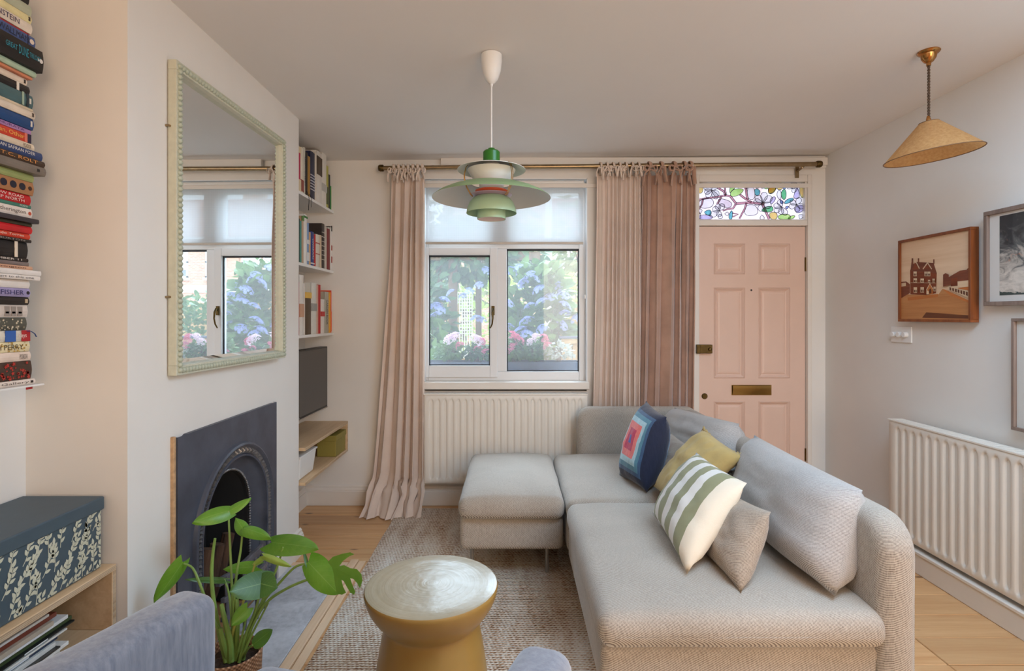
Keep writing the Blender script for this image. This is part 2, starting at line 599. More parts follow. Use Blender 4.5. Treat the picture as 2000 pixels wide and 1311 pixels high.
# ------------------------------------------------------------------ window_1
YW = 3.862
def wz(py, y=YW): return CZ - (py - 620) * y / F
def wx(px, y=YW): return (px - 1000) * y / F
win = MB()
fx0, fx1 = WX0 + 0.002, WX1 - 0.002
zt, zb, ztr = WZ1 - 0.002, 0.865, wz(478)
def bar(m, x0, x1, z0, z1, y0=YW, d=0.065): m.box(x0, x1, y0, y0 + d, z0, z1)
xm0, xm1 = wx(971), wx(990)
bar(win, fx0, wx(836), zb, zt); bar(win, wx(1131), fx1, zb, zt)
bar(win, wx(836), wx(1131), zt - 0.075, zt); bar(win, wx(836), wx(1131), zb, wz(726))
bar(win, wx(836), wx(1131), ztr - 0.03, ztr + 0.05)
bar(win, xm0, xm1, wz(726), ztr - 0.03)
bar(win, wx(956), wx(996), ztr + 0.05, zt - 0.075)
w1 = struct(win.build('window_1', UPVC, bevel=0.006))
# reveal lining and inner board
struct_ = MB()
struct_.box(WX0, WX0 + 0.006, YB, YW, 0.8, WZ1).box(WX1 - 0.006, WX1, YB, YW, 0.8, WZ1).box(WX0, WX1, YB, YW, WZ1 - 0.006, WZ1)
struct_.build('reveal_lining', UPVC, w1)
BX('sill_board', TRIM, w1, WX0 - 0.012, WX1 + 0.008, YB - 0.04, YW + 0.06, wz(757), zb + 0.002, bevel=0.006)
# opening casement, left
c = MB()
c0, c1, cz0, cz1 = wx(828), wx(972), wz(737), wz(484)
g0, g1, gz0, gz1 = wx(838), wx(957), wz(714), wz(499)
yc = YW - 0.018
for b in ((c0, g0, cz0, cz1), (g1, c1, cz0, cz1), (g0, g1, cz0, gz0), (g0, g1, gz1, cz1)):
    c.box(b[0], b[1], yc, yc + 0.07, b[2], b[3])
cs = c.build('casement', UPVC, w1, bevel=0.005)
GLASS = glass('window_glass', (0.97, 0.99, 0.985, 1), 0.11)
BX('glass_pane', GLASS, w1, g0, g1, yc + 0.03, yc + 0.034, gz0, gz1)
BX('glass_pane', GLASS, w1, xm1, wx(1131), YW + 0.03, YW + 0.034, wz(726), ztr - 0.03)
BX('glass_pane', GLASS, w1, wx(836), wx(956), YW + 0.03, YW + 0.034, ztr + 0.05, zt - 0.075)
BX('glass_pane', GLASS, w1, wx(996), wx(1131), YW + 0.03, YW + 0.034, ztr + 0.05, zt - 0.075)
gk = MB()
GASK = mat('black_gasket', S(40, 44, 52), 0.6)
for (a0, a1, b0, b1, yy) in ((g0, g1, gz0, gz1, yc + 0.02), (xm1, wx(1131), wz(726), ztr - 0.03, YW + 0.02)):
    for q in ((a0, a0 + 0.007, b0, b1), (a1 - 0.007, a1, b0, b1), (a0, a1, b0, b0 + 0.007), (a0, a1, b1 - 0.012, b1)):
        gk.box(q[0], q[1], yy, yy + 0.012, q[2], q[3])
gk.build('gasket', GASK, w1)
hd = MB()
hx = wx(963.5)
hd.box(hx - 0.012, hx + 0.010, yc - 0.012, yc, wz(616), wz(598))
hd.tube([(hx, yc - 0.02, wz(603)), (hx - 0.002, yc - 0.045, wz(610)), (hx - 0.001, yc - 0.05, wz(622)), (hx - 0.006, yc - 0.045, wz(633)), (hx - 0.02, yc - 0.04, wz(641))], [0.009, 0.008, 0.006, 0.006, 0.005], 8)
hd.build('handle', DARKBRASS, w1, bevel=0.002)

# ------------------------------------------------------------------ door_1, its frame and the stained glass light
YD = YB + 0.02
dx0, dx1 = (1364 - 1000) * YD / F, (1572.5 - 1000) * YD / F
dz = lambda py: CZ - (py - 620) * YD / F
dxp = lambda px: (px - 1000) * YD / F
DOORM = mat('dusty_pink_gloss', S(228, 196, 178), 0.42, var=0.02)
fr = MB()
f0 = (1354 - 1000) * YB / F
fr.box(f0, dx0 - 0.003, YB - 0.012, YB + 0.10, 0, DZ1).box(dx1 + 0.003, DX1 + 0.0, YB - 0.012, YB + 0.10, 0, DZ1)
fr.box(dx0 - 0.003, dx1 + 0.003, YB - 0.008, YB + 0.10, dz(443) + 0.004, dz(431)).box(dx0 - 0.003, dx1 + 0.003, YB - 0.008, YB + 0.10, dz(357), DZ1)
fr.box(dx1 - 0.012, dx1 + 0.003, YB - 0.004, YB + 0.1, dz(431), dz(357))
struct(fr.build('trim_3', TRIM, bevel=0.004))
panels = []
for xa, xb in ((1394, 1455), (1481, 1543)):
    for ya, yb in ((476, 536), (562, 739), (784, 930)):
        panels.append((dxp(xa), dxp(xb), dz(yb), dz(ya)))
# slab made of stiles and rails around recessed panels
xs = sorted({dx0, dx1} | {p[0] for p in panels} | {p[1] for p in panels})
zs = sorted({0.012, dz(443)} | {p[2] for p in panels} | {p[3] for p in panels})
mb = MB()
for xa, xb in zip(xs, xs[1:]):
    for za, zb_ in zip(zs, zs[1:]):
        cxm, czm = (xa + xb) / 2, (za + zb_) / 2
        if not any(p[0] < cxm < p[1] and p[2] < czm < p[3] for p in panels):
            mb.box(xa, xb, YD, YD + 0.044, za, zb_)
mb.box(dx0, dx1, YD + 0.03, YD + 0.044, 0.012, dz(443))
door = struct(mb.build('door_1', DOORM))
for p in panels:
    q = MB()
    loops = []
    for e, d in ((0, 0.002), (0.006, -0.003), (0.012, 0.002), (0.022, 0.012), (0.028, 0.014), (0.032, 0.010), (0.045, 0.007)):
        loops.append([(p[0] + e, YD + d, p[2] + e), (p[1] - e, YD + d, p[2] + e), (p[1] - e, YD + d, p[3] - e), (p[0] + e, YD + d, p[3] - e)])
    vs = [v for l in loops for v in l]
    fs = [(i * 4 + j, i * 4 + (j + 1) % 4, i * 4 + 4 + (j + 1) % 4, i * 4 + 4 + j) for i in range(len(loops) - 1) for j in range(4)]
    fs.append(tuple(range((len(loops) - 1) * 4, len(loops) * 4)))
    q.add(vs, fs)
    q.build('door_panel', DOORM, door)
# letter plate
PBRASS = mat('polished_brass', S(196, 158, 92), 0.16, 1.0, var=0.05)
a0, a1, b0, b1 = dxp(1428.5), dxp(1506.5), dz(772), dz(752)
lp = MB()
lp.box(a0, a1, YD - 0.004, YD, b0, b1)
lpo = lp.build('letter_plate', PBRASS, door, bevel=0.002)
def flapf(u, v): return (a0 + 0.006 + (a1 - a0 - 0.012) * u, YD - 0.005 - 0.010 * math.sin(math.pi * min(1, v * 1.15) * 0.5 + 0.2) * (0.75 + 0.25 * math.sin(math.pi * u)), b0 + 0.004 + (b1 - b0 - 0.008) * v)
MB().grid(16, 8, flapf).build('flap', PBRASS, lpo, smooth=True)
# rim lock
lk = MB()
lk.box(dxp(1363.5), dxp(1388.5), YD - 0.032, YD, dz(690), dz(673))
lko = lk.build('rim_lock', DARKBRASS, door, bevel=0.003)
MB().lathe([(0, 0), (0.010, 0), (0.012, 0.004), (0.007, 0.010), (0.010, 0.018), (0, 0.020)], (dxp(1383), YD - 0.032, dz(682)), 20, M=Matrix.Rotation(math.pi / 2, 3, 'X')).build('lock_knob', DARKBRASS, lko, smooth=True)
BX('keep', DARKBRASS, lko, dxp(1356), dxp(1363), YB - 0.036, YB - 0.012, dz(690), dz(672.5), bevel=0.003)
MB().lathe([(0, 0.003), (0.003, 0.003), (0.0032, 0.0055), (0.017, 0.006), (0.021, 0.003), (0.021, 0)], (dxp(1376), YD, dz(774)), 28, M=Matrix.Rotation(math.pi / 2, 3, 'X')).build('keyhole_escutcheon', DARKBRASS, door, smooth=True)
MB().lathe([(0, 0.002), (0.006, 0.003), (0.007, 0)], (dxp(1467.5), YD, dz(567)), 16, M=Matrix.Rotation(math.pi / 2, 3, 'X')).build('spyhole', BLACKP, door, smooth=True)
for ya, yb in ((503, 530), (876, 900)):
    h = MB()
    h.tube([(dx1 + 0.004, YD - 0.004, dz(yb)), (dx1 + 0.004, YD - 0.004, dz(ya))], 0.006, 8)
    h.box(dx1 - 0.004, dx1 + 0.012, YD - 0.003, YD, dz(yb), dz(ya))
    h.build('hinge', DARKBRASS, door)

# stained glass fanlight: photograph crop units (u,v), 8 per pixel from (1350,340)
YS = YB + 0.03
def sg(u, v, d=0.0): return V(((1350 + u / 8 - 1000) * YS / F, YS - d, CZ - (340 + v / 8 - 620) * YS / F))
def stained(name, c, c2=None, tr=0.75):
    if name in _m: return _m[name]
    m, nt, out = nt_new(name)
    wt = lambda q: tuple((0.68 * (0.92 * z + 0.08)) ** 0.5 for z in q[:3]) + (1,)
    c, c2 = wt(c), wt(c2 or c)
    n = nz(nt, coords(nt), 38, 4, 0.6, 0.8)
    cc = ramp(nt, n, [(0.32, c), (0.72, c2 or c)])
    t = nd(nt, 'BsdfTransparent', {'Color': cc})
    l = nd(nt, 'BsdfTranslucent', {'Color': cc})
    d = nd(nt, 'BsdfPrincipled', {'Base Color': cc, 'Roughness': 0.2})
    a = nd(nt, 'MixShader', {0: 0.3, 1: t.outputs[0], 2: l.outputs[0]})
    b = nd(nt, 'MixShader', {0: 0.06, 1: a.outputs[0], 2: d.outputs[0]})
    nt.links.new(b.outputs[0], out.inputs[0])
    _m[name] = m
    return m
GW = stained('opal_white_glass', S(255, 255, 255), S(252, 250, 255))
GBG = stained('streaky_pale_glass', S(250, 240, 250), S(226, 208, 214))
GPINK = stained('branch_pink_glass', S(206, 130, 150), S(226, 168, 182))
GG = stained('leaf_green_glass', S(150, 222, 90), S(214, 240, 150))
GT = stained('teal_glass', S(40, 160, 180), S(120, 214, 220))
GA = stained('amber_glass', S(250, 190, 90), S(220, 240, 150))
GBL = stained('blue_glass', S(84, 120, 190), S(150, 170, 226))
GEM = stained('emerald_glass', S(30, 170, 110), S(130, 230, 150))
GLIL = stained('lilac_glass', S(186, 176, 232), S(232, 226, 250))
LEAD = mat('lead_came', S(70, 66, 84), 0.5, 0.6)
w2 = MB()
u0, u1, v0, v1 = 104, 1748, 140, 712
for q in ((u0 - 10, u1 + 30, v0 - 14, v0), (u0 - 10, u1 + 30, v1, v1 + 14), (u0 - 10, u0, v0, v1), (u1, u1 + 30, v0, v1)):
    a, b = sg(q[0], q[3]), sg(q[1], q[2])
    w2.box(a.x, b.x, YS - 0.01, YS + 0.02, a.z, b.z)
w2 = struct(w2.build('window_2', TRIM))
q0, q1 = sg(u0, v1), sg(u1, v0)
BX('background_glass', GBG, w2, q0.x, q1.x, YS + 0.008, YS + 0.011, q0.z, q1.z)
came = MB()
def clampuv(p): return (min(max(p[0], u0), u1), min(max(p[1], v0), v1))
def smoothloop(pts, n=3):
    for _ in range(n - 1):
        o = []
        for i in range(len(pts)):
            a, b = pts[i], pts[(i + 1) % len(pts)]
            o += [(a[0] * .75 + b[0] * .25, a[1] * .75 + b[1] * .25), (a[0] * .25 + b[0] * .75, a[1] * .25 + b[1] * .75)]
        pts = o
    return pts
lay = [0]
def piece(name, pts, m, sm=True, r=0.0019):
    pts = [clampuv(p) for p in (smoothloop(pts) if sm else pts)]
    lay[0] += 1
    d = 0.001 + (lay[0] % 7) * 0.0006
    MB().poly([sg(a, b, d) for a, b in pts], (0, 0.0015, 0)).build(name, m, w2)
    came.tube([sg(a, b, d + 0.001) for a, b in pts + pts[:1]], r, 5, caps=False)
def petal(cu, cv, ang, L, W, m=GW):
    a = math.radians(ang)
    dx, dy = math.cos(a), math.sin(a)
    prof = [(0, 0.06), (0.25, 0.55), (0.6, 1.0), (0.9, 0.75), (1.06, 0.0)]
    pts = [(cu + dx * L * t - dy * W * w_, cv + dy * L * t + dx * W * w_) for t, w_ in prof]
    pts += [(cu + dx * L * t + dy * W * w_, cv + dy * L * t - dx * W * w_) for t, w_ in reversed(prof[:-1])]
    piece('petal', pts, m)
def branch(pts, w0, w1=None):
    w1 = w1 or w0
    L, Rr = [], []
    n = len(pts)
    for i, p in enumerate(pts):
        a, b = pts[max(0, i - 1)], pts[min(n - 1, i + 1)]
        dx, dy = b[0] - a[0], b[1] - a[1]
        l = math.hypot(dx, dy) or 1
        ww = (w0 + (w1 - w0) * i / (n - 1)) / 2
        L.append((p[0] - dy / l * ww, p[1] + dx / l * ww)); Rr.append((p[0] + dy / l * ww, p[1] - dx / l * ww))
    piece('branch', L + Rr[::-1], GPINK, sm=False)
# tinted background pieces
for pts, m in (([(104, 150), (190, 150), (180, 300), (104, 310)], GA), ([(1210, 150), (1350, 150), (1300, 300), (1190, 320)], GA), ([(1340, 150), (1440, 150), (1420, 250), (1330, 250)], GA),
               ([(1210, 600), (1340, 600), (1340, 712), (1230, 712)], GA), ([(1350, 640), (1530, 620), (1560, 712), (1350, 712)], GG), ([(1130, 150), (1220, 150), (1190, 250), (1120, 220)], GG),
               ([(870, 200), (980, 180), (1000, 400), (880, 400)], GW), ([(410, 370), (640, 430), (620, 540), (430, 500)], GBG), ([(110, 640), (330, 640), (330, 712), (110, 712)], GLIL),
               ([(1690, 150), (1748, 150), (1748, 400), (1690, 330)], GA), ([(1480, 150), (1640, 160), (1560, 240), (1490, 240)], GW), ([(1620, 500), (1748, 480), (1748, 590), (1620, 620)], GLIL),
               ([(1340, 260), (1400, 250), (1400, 420), (1330, 360)], GW), ([(850, 480), (1010, 480), (1060, 640), (820, 660)], GW), ([(110, 400), (340, 370), (350, 520), (130, 550)], GW)):
    piece('glass_piece', pts, m)
branch([(410, 215), (500, 270), (535, 335), (610, 350), (700, 465)], 30)
branch([(515, 165), (525, 250), (540, 335)], 24)
branch([(110, 405), (210, 385), (400, 360), (540, 335)], 20, 28)
branch([(400, 470), (440, 410), (470, 350)], 22)
branch([(180, 395), (165, 470), (125, 545)], 26, 16)
branch([(700, 465), (860, 450), (960, 450), (1110, 470)], 34)
branch([(830, 160), (850, 230), (865, 330), (880, 400)], 28)
branch([(910, 170), (850, 230)], 24)
branch([(760, 325), (830, 380), (940, 445)], 28)
branch([(690, 475), (650, 540), (560, 550), (490, 575)], 26, 18)
branch([(860, 455), (830, 550), (790, 620), (750, 700)], 28, 20)
branch([(640, 615), (730, 632), (650, 670)], 18)
branch([(1110, 470), (1150, 560), (1215, 705)], 36, 30)
piece('leaf', [(600, 350), (620, 270), (700, 225), (830, 235), (780, 310), (690, 355)], GG)
piece('leaf', [(595, 310), (600, 210), (640, 150), (700, 150), (690, 220), (630, 260)], GG)
piece('leaf', [(720, 150), (760, 150), (745, 220), (725, 220)], GG)
piece('leaf', [(1200, 310), (1200, 240), (1270, 170), (1340, 150), (1310, 250), (1260, 300)], GA)
piece('leaf', [(430, 160), (610, 155), (590, 215), (470, 215)], GT)
piece('leaf', [(980, 225), (1080, 255), (1055, 345), (990, 340)], GT)
piece('leaf', [(1410, 260), (1470, 230), (1490, 340), (1450, 420), (1400, 350)], GEM)
piece('leaf', [(1430, 150), (1480, 150), (1475, 240), (1430, 240)], GBL)
piece('leaf', [(1440, 470), (1480, 400), (1590, 370), (1600, 410), (1520, 460)], GT)
piece('leaf', [(1380, 400), (1440, 430), (1430, 470), (1390, 465)], GBL)
piece('leaf', [(190, 590), (290, 555), (315, 600), (300, 660), (230, 640)], GT)
piece('leaf', [(580, 640), (640, 545), (640, 712), (590, 712)], GT)
piece('leaf', [(1130, 520), (1260, 500), (1280, 560), (1230, 605), (1080, 590)], GEM)
piece('leaf', [(1490, 705), (1560, 650), (1630, 650), (1590, 705)], GG)
piece('leaf', [(1460, 510), (1530, 500), (1490, 560)], GBL)
piece('leaf', [(1650, 190), (1690, 300), (1680, 390), (1600, 390), (1600, 320)], GLIL)
piece('leaf', [(1220, 400), (1300, 340), (1320, 400), (1240, 490)], GLIL)
for a in ((205, 100), (165, 90), (130, 100), (35, 95), (60, 110), (310, 90)):
    petal(322, 258, a[0] + 0, a[1] * 1.35, 48)
for a, l in ((225, 150), (280, 170), (325, 165), (25, 135), (105, 130), (190, 140)):
    petal(1115, 455, a, l, 58)
for a, l in ((150, 130), (195, 125), (250, 120), (60, 140), (100, 110)):
    petal(1410, 520, a, l, 48)
for a, l in ((300, 120), (250, 105), (150, 170), (200, 110), (100, 90)):
    petal(440, 575, a, l, 50)
for a, l in ((160, 120), (210, 110), (300, 120), (20, 120), (80, 110)):
    petal(1640, 480, a, l, 46)
for a, l in ((170, 110), (215, 120), (130, 130)):
    petal(1660, 185, a, l, 40)
for a, l in ((190, 90), (260, 70), (120, 100)):
    petal(140, 620, a, l, 40)
petal(1030, 150, 90, 75, 34); petal(1110, 150, 80, 75, 38); petal(520, 625, 0, 60, 30); petal(420, 690, 320, 70, 40); petal(1095, 640, 80, 80, 36); petal(1680, 640, 40, 70, 40)
piece('flower_centre', [(1090, 440), (1140, 435), (1145, 480), (1095, 490)], stained('coral_glass', S(240, 150, 130), S(250, 190, 160)))
co = came.build('lead_came', LEAD, w2)
co['kind'] = 'stuff'
# ================================================================== LEFT SIDE
# ---- fireplace: cast iron register plate with arched opening
fp = thing('fireplace', 'black cast iron fireplace with arched opening and beaded rim', 'fireplace', (XCB, 2.27, 0))
PX = XCB + 0.016
FYa, FYb, FZt = 1.888, 2.682, 0.898
AC, AS, AR = 2.302, 0.455, 0.327          # arch centre, springing height, outer radius
def arch(r, x, n=28, foot=0.015, c=AC, sq=1.0):
    pts = [V((x, c - r, foot))]
    for k in range(5): pts.append(V((x, c - r, foot + (AS - foot) * (k + 1) / 5)))
    for k in range(1, n): 
        a = math.pi - math.pi * k / n
        pts.append(V((x, c + r * math.cos(a), AS + r * sq * math.sin(a))))
    for k in range(5): pts.append(V((x, c + r, foot + (AS - foot) * (5 - k) / 5)))
    pts.append(V((x, c + r, foot)))
    return pts
def strip(mb, loops):
    n = len(loops[0])
    mb.add([p for l in loops for p in l], [(i * n + j, i * n + j + 1, (i + 1) * n + j + 1, (i + 1) * n + j) for i in range(len(loops) - 1) for j in range(n - 1)])
a0 = arch(AR, PX)
def edge_of(p):
    y, z = p.y, p.z
    dy, dz_ = y - AC, z - AS
    if z <= AS + 1e-6: return V((PX, FYa if dy < 0 else FYb, z))
    t = []
    if dy < -1e-6: t.append((FYa - AC) / dy)
    if dy > 1e-6: t.append((FYb - AC) / dy)
    if dz_ > 1e-6: t.append((FZt - AS) / dz_)
    k = min(t)
    return V((PX, AC + dy * k, AS + dz_ * k))
mb = MB()
outer = [edge_of(p) for p in a0]
strip(mb, [a0, outer])
back = [V((XCB - 0.004, p.y, p.z)) for p in outer]
strip(mb, [outer, back])
for p, q in zip(outer, outer[1:]):
    if abs(p.y - q.y) > 1e-6 and abs(p.z - q.z) > 1e-6:
        cor = V((PX, FYa if p.y < AC else FYb, FZt))
        mb.add([p, cor, q], [(0, 1, 2)])
        mb.add([p, cor, cor + V((XCB - 0.004 - PX, 0, 0))], [(0, 1, 2)])
mb.build('plate', IRON, fp)
# splayed ring between outer moulding and fire opening
def iring(dx, rr, c=AC): return arch(rr, PX + dx, c=c)
mb = MB()
strip(mb, [iring(0.0, 0.327), iring(0.012, 0.322), iring(0.016, 0.314), iring(0.012, 0.306), iring(0.004, 0.302)])
strip(mb, [iring(-0.002, 0.276), iring(0.008, 0.272), iring(0.006, 0.264), iring(-0.01, 0.262), iring(-0.022, 0.255), iring(-0.05, 0.222), iring(-0.052, 0.212)])
mb.build('arch_moulding', IRON, fp, smooth=True)
mb = MB()
strip(mb, [iring(0.004, 0.302), iring(-0.006, 0.29), iring(-0.002, 0.276)])
IRONHI = mat('iron_painted_highlight', S(128, 126, 126), 0.3, 0.5, var=0.35, vs=60)  # lighter grey iron: highlights of moulding and beads put into the colour
ring = arch(0.289, PX, n=60)
path = []
for p, q in zip(ring, ring[1:]):
    path += [(p.lerp(q, k / max(1, round((q - p).length / 0.008))), (q - p).normalized()) for k in range(max(1, round((q - p).length / 0.008)))]
for k, (p, t) in enumerate(path[::2]):
    nrm = V((0, -t.z, t.y))
    s_ = 1 if k % 2 else -1
    c_ = p + V((0.002, 0, 0))
    mb.add([c_ - t * 0.008 - nrm * 0.013, c_ + t * 0.008 - nrm * 0.013, c_ + t * 0.003 * s_ + nrm * 0.013, c_ + V((0.013, 0, 0))], [(0, 1, 3), (1, 2, 3), (2, 0, 3)])
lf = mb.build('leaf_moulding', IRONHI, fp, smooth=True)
lf['kind'] = 'stuff'
mb = MB()
ring = arch(0.207, PX - 0.05, n=60)
for p, q in zip(ring, ring[1:]):
    k_ = max(1, round((q - p).length / 0.0125))
    for k in range(k_):
        c_ = p.lerp(q, k / k_)
        mb.lathe([(0, -0.006), (0.0045, -0.004), (0.006, 0), (0.0045, 0.004), (0, 0.006)], c_, 8)
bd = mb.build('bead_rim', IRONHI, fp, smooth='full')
bd['kind'] = 'stuff'
mb = MB()
strip(mb, [iring(-0.052, 0.212), iring(-0.056, 0.20), iring(-0.07, 0.198)])
fan = arch(0.198, PX - 0.07)
bk = [V((XCB - 0.21, AC + (p.y - AC) * 0.8, 0.02 + (p.z - 0.02) * 0.85)) for p in fan]
strip(mb, [fan, bk])
mb.add(bk, [tuple(range(len(bk)))])
mb.build('firebox', SOOT, fp, smooth=True)
# grate: sloping fretted front bars
GRATE = mat('grey_grate_iron', S(96, 94, 100), 0.5, 0.2, var=0.25, vs=20)
gx = PX + 0.035
for i, z in enumerate((0.14, 0.215, 0.285)):
    g = MB()
    pts = []
    for k in range(9):
        t = -1 + 2 * k / 8
        pts.append(V((gx + 0.05 * (1 - t * t) - (0.02 if i == 2 else 0), AC + 0.185 * t, z + 0.012 * math.cos(3.1 * t))))
    for p, q in zip(pts, pts[1:]):
        d = (q - p) / 2
        g.obox((p + q) / 2, d * 1.04, V((0, 0, 0.016 if i == 2 else 0.010)), V((0.009, 0, 0)))
    g.build('grate_bar', GRATE, fp, bevel=0.002)
for t in (-0.9, -0.45, 0.0, 0.45, 0.9):
    g = MB()
    x_ = gx + 0.05 * (1 - t * t)
    g.tube([(x_ - 0.004, AC + 0.185 * t, 0.03), (x_, AC + 0.185 * t, 0.15), (x_ - 0.01, AC + 0.185 * t * 0.98, 0.29)], 0.008, 6)
    g.build('grate_upright', GRATE, fp)
LOGM = wood('charred_log', S(110, 78, 56), S(38, 24, 18), 2, 1.0, 0.9)
for k, (y_, z_, rr) in enumerate(((2.20, 0.10, 0.03), (2.27, 0.09, 0.035), (2.36, 0.10, 0.03))):
    lg = MB().tube([(XCB - 0.14, y_ - 0.04, z_ - 0.05), (XCB - 0.09, y_, z_ + 0.12), (XCB - 0.07, y_ + 0.03, z_ + 0.26)], [rr, rr * 0.95, rr * 0.85], 10).build('split_log', LOGM, None)
    tag(lg, ('charred log nearest the camera inside the fireplace', 'charred log in the middle of the fireplace', 'charred log furthest back in the fireplace')[k], 'log', 'logs in the fireplace')
# raw plaster edge and wooden upstand beside the plate
struct(BX('trim_4', mat('raw_plaster_edge', S(196, 158, 118), 0.9, var=0.2, vs=60), None, XCB - 0.004, XCB + 0.012, FYa - 0.016, FYa - 0.001, 0.0, FZt + 0.004, bevel=0.003))

# ---- hearth slab with pine border strips
SL = 'hearth_slate'
m, nt, out = nt_new(SL)
vec = coords(nt)
f = mth(nt, 'ADD', mth(nt, 'MULTIPLY', nz(nt, vec, 6, 6, 0.65, 1.0), 0.7), mth(nt, 'MULTIPLY', nz(nt, vec, 46, 3), 0.3))
finish(nt, out, ramp(nt, f, [(0.30, S(146, 146, 150)), (0.52, S(186, 186, 190)), (0.72, S(208, 208, 212))]), 0.55, 0, f, 0.25, 0.004, 0.4)
hs = thing('hearth', 'grey slate hearth slab edged by a pale pine border', 'hearth', (-1.0, 2.2, 0))
BX('slate_slab', m, hs, XCB - 0.0, -0.872, 1.36, 2.83, 0.0, 0.014, bevel=0.003)
BX('border_strip', wood('pale_pine_strip', S(224, 196, 164), S(206, 170, 134), 1, 0.8, 0.5), hs, -0.870, -0.829, 1.30, 2.905, 0.0, 0.013, bevel=0.002)
BX('border_strip', _m['pale_pine_strip'], hs, XCB + 0.002, -0.872, 2.832, 2.872, 0.0, 0.012, bevel=0.002)
BX('border_strip', _m['pale_pine_strip'], hs, -0.826, -0.79, 1.30, 2.905, -0.001, 0.004, bevel=0.001)

# ---- mirror with bobbin frame
mir = thing('wall_mirror', 'large mirror with pale green bobbin frame hung above the fireplace', 'mirror', (XCB, 2.28, 1.12))
SAGE = mat('sage_frame_paint', S(206, 204, 182), 0.45, var=0.06, vs=40)
SAGED = mat('bobbin_green', S(182, 188, 168), 0.38, var=0.06)
MY0, MY1, MZ0, MZ1 = 1.852, 2.702, 1.118, 2.210
XM0, XM1 = XCB + 0.004, XCB + 0.040
fw = 0.034
mb = MB()
for b in ((MY0, MY1, MZ0, MZ0 + fw), (MY0, MY1, MZ1 - fw, MZ1), (MY0, MY0 + fw, MZ0 + fw, MZ1 - fw), (MY1 - fw, MY1, MZ0 + fw, MZ1 - fw)):
    mb.box(XM0, XM1 - 0.006, b[0], b[1], b[2], b[3])
mb.build('frame', SAGE, mir, bevel=0.002)
bmx = bpy.data.meshes.new('bead')
t_ = MB().lathe([(0, -0.0095), (0.007, -0.0075), (0.0105, -0.003), (0.0105, 0.003), (0.007, 0.0075), (0, 0.0095)], (0, 0, 0), 12)
bmx.from_pydata([tuple(p) for p in t_.v], [], t_.f)
bmx.materials.append(SAGED)
bmx.polygons.foreach_set('use_smooth', [True] * len(bmx.polygons))
pitch = 0.0185
def beads(a, b, rot):
    a, b = V(a), V(b)
    n = round((b - a).length / pitch)
    for k in range(n + 1):
        share(bmx, 'bead', mir, a.lerp(b, k / n), rot)
bx_ = XM1 - 0.006
e = fw * 0.52
beads((bx_, MY0 + e, MZ0 + e), (bx_, MY0 + e, MZ1 - e), None)
beads((bx_, MY1 - e, MZ0 + e), (bx_, MY1 - e, MZ1 - e), None)
beads((bx_, MY0 + e + pitch, MZ0 + e), (bx_, MY1 - e - pitch, MZ0 + e), (math.pi / 2, 0, 0))
beads((bx_, MY0 + e + pitch, MZ1 - e), (bx_, MY1 - e - pitch, MZ1 - e), (math.pi / 2, 0, 0))
MIRM, nt, out = nt_new('mirror_silver')
nt.links.new(nd(nt, 'BsdfGlossy', {'Color': (0.90, 0.92, 0.92, 1), 'Roughness': 0.0}).outputs[0], out.inputs[0])
mb = MB()
o_ = [(MY0 + fw, MZ0 + fw), (MY1 - fw, MZ0 + fw), (MY1 - fw, MZ1 - fw), (MY0 + fw, MZ1 - fw)]
i_ = [(MY0 + fw + 0.02, MZ0 + fw + 0.02), (MY1 - fw - 0.02, MZ0 + fw + 0.02), (MY1 - fw - 0.02, MZ1 - fw - 0.02), (MY0 + fw + 0.02, MZ1 - fw - 0.02)]
mb.add([(XM0 + 0.010, y_, z_) for y_, z_ in o_] + [(XM0 + 0.0125, y_, z_) for y_, z_ in i_] + [(XM0 + 0.004, y_, z_) for y_, z_ in o_],
       [(4, 5, 6, 7), (0, 1, 5, 4), (1, 2, 6, 5), (2, 3, 7, 6), (3, 0, 4, 7), (8, 9, 1, 0), (9, 10, 2, 1), (10, 11, 3, 2), (11, 8, 0, 3)])
mb.build('mirror_glass', MIRM, mir)
for z_ in (1.98, 1.39):
    MB().tube([(XCB, MY0 - 0.006, z_), (XCB + 0.012, MY0 - 0.006, z_), (XCB + 0.012, MY0 + 0.006, z_)], 0.004, 8).build('mounting_screw', BRASS, mir)

mir.rotation_euler = (0, 0, -0.0215)
mir.location.x += 0.0095
# ---- far alcove: television, plywood unit, boxes
tv = thing('television', 'dark flat television mounted on the wall under the bookshelves', 'television', (-1.3, 3.3, 0.70))
BX('casing', BLACKP, tv, -1.318, -1.268, 2.88, 3.695, 0.706, 1.121, bevel=0.004)
BX('screen', mat('television_screen', S(34, 30, 28), 0.12, var=0.02, spec=0.6), tv, -1.268, -1.2665, 2.89, 3.684, 0.722, 1.112)
BX('bezel', mat('silver_bezel', S(190, 180, 170), 0.35, 0.6), tv, -1.272, -1.264, 2.885, 3.692, 0.703, 0.709)
BX('wall_bracket', BLACKP, tv, XL2, -1.318, 3.2, 3.4, 0.82, 1.0)
MB().lathe([(0, 0.001), (0.004, 0.001), (0.004, 0)], (-1.2665, 3.2, 0.7155), 10, M=Matrix.Rotation(math.pi / 2, 3, 'Y')).build('badge', mat('badge_silver', S(200, 200, 200), 0.3, 0.8), tv)
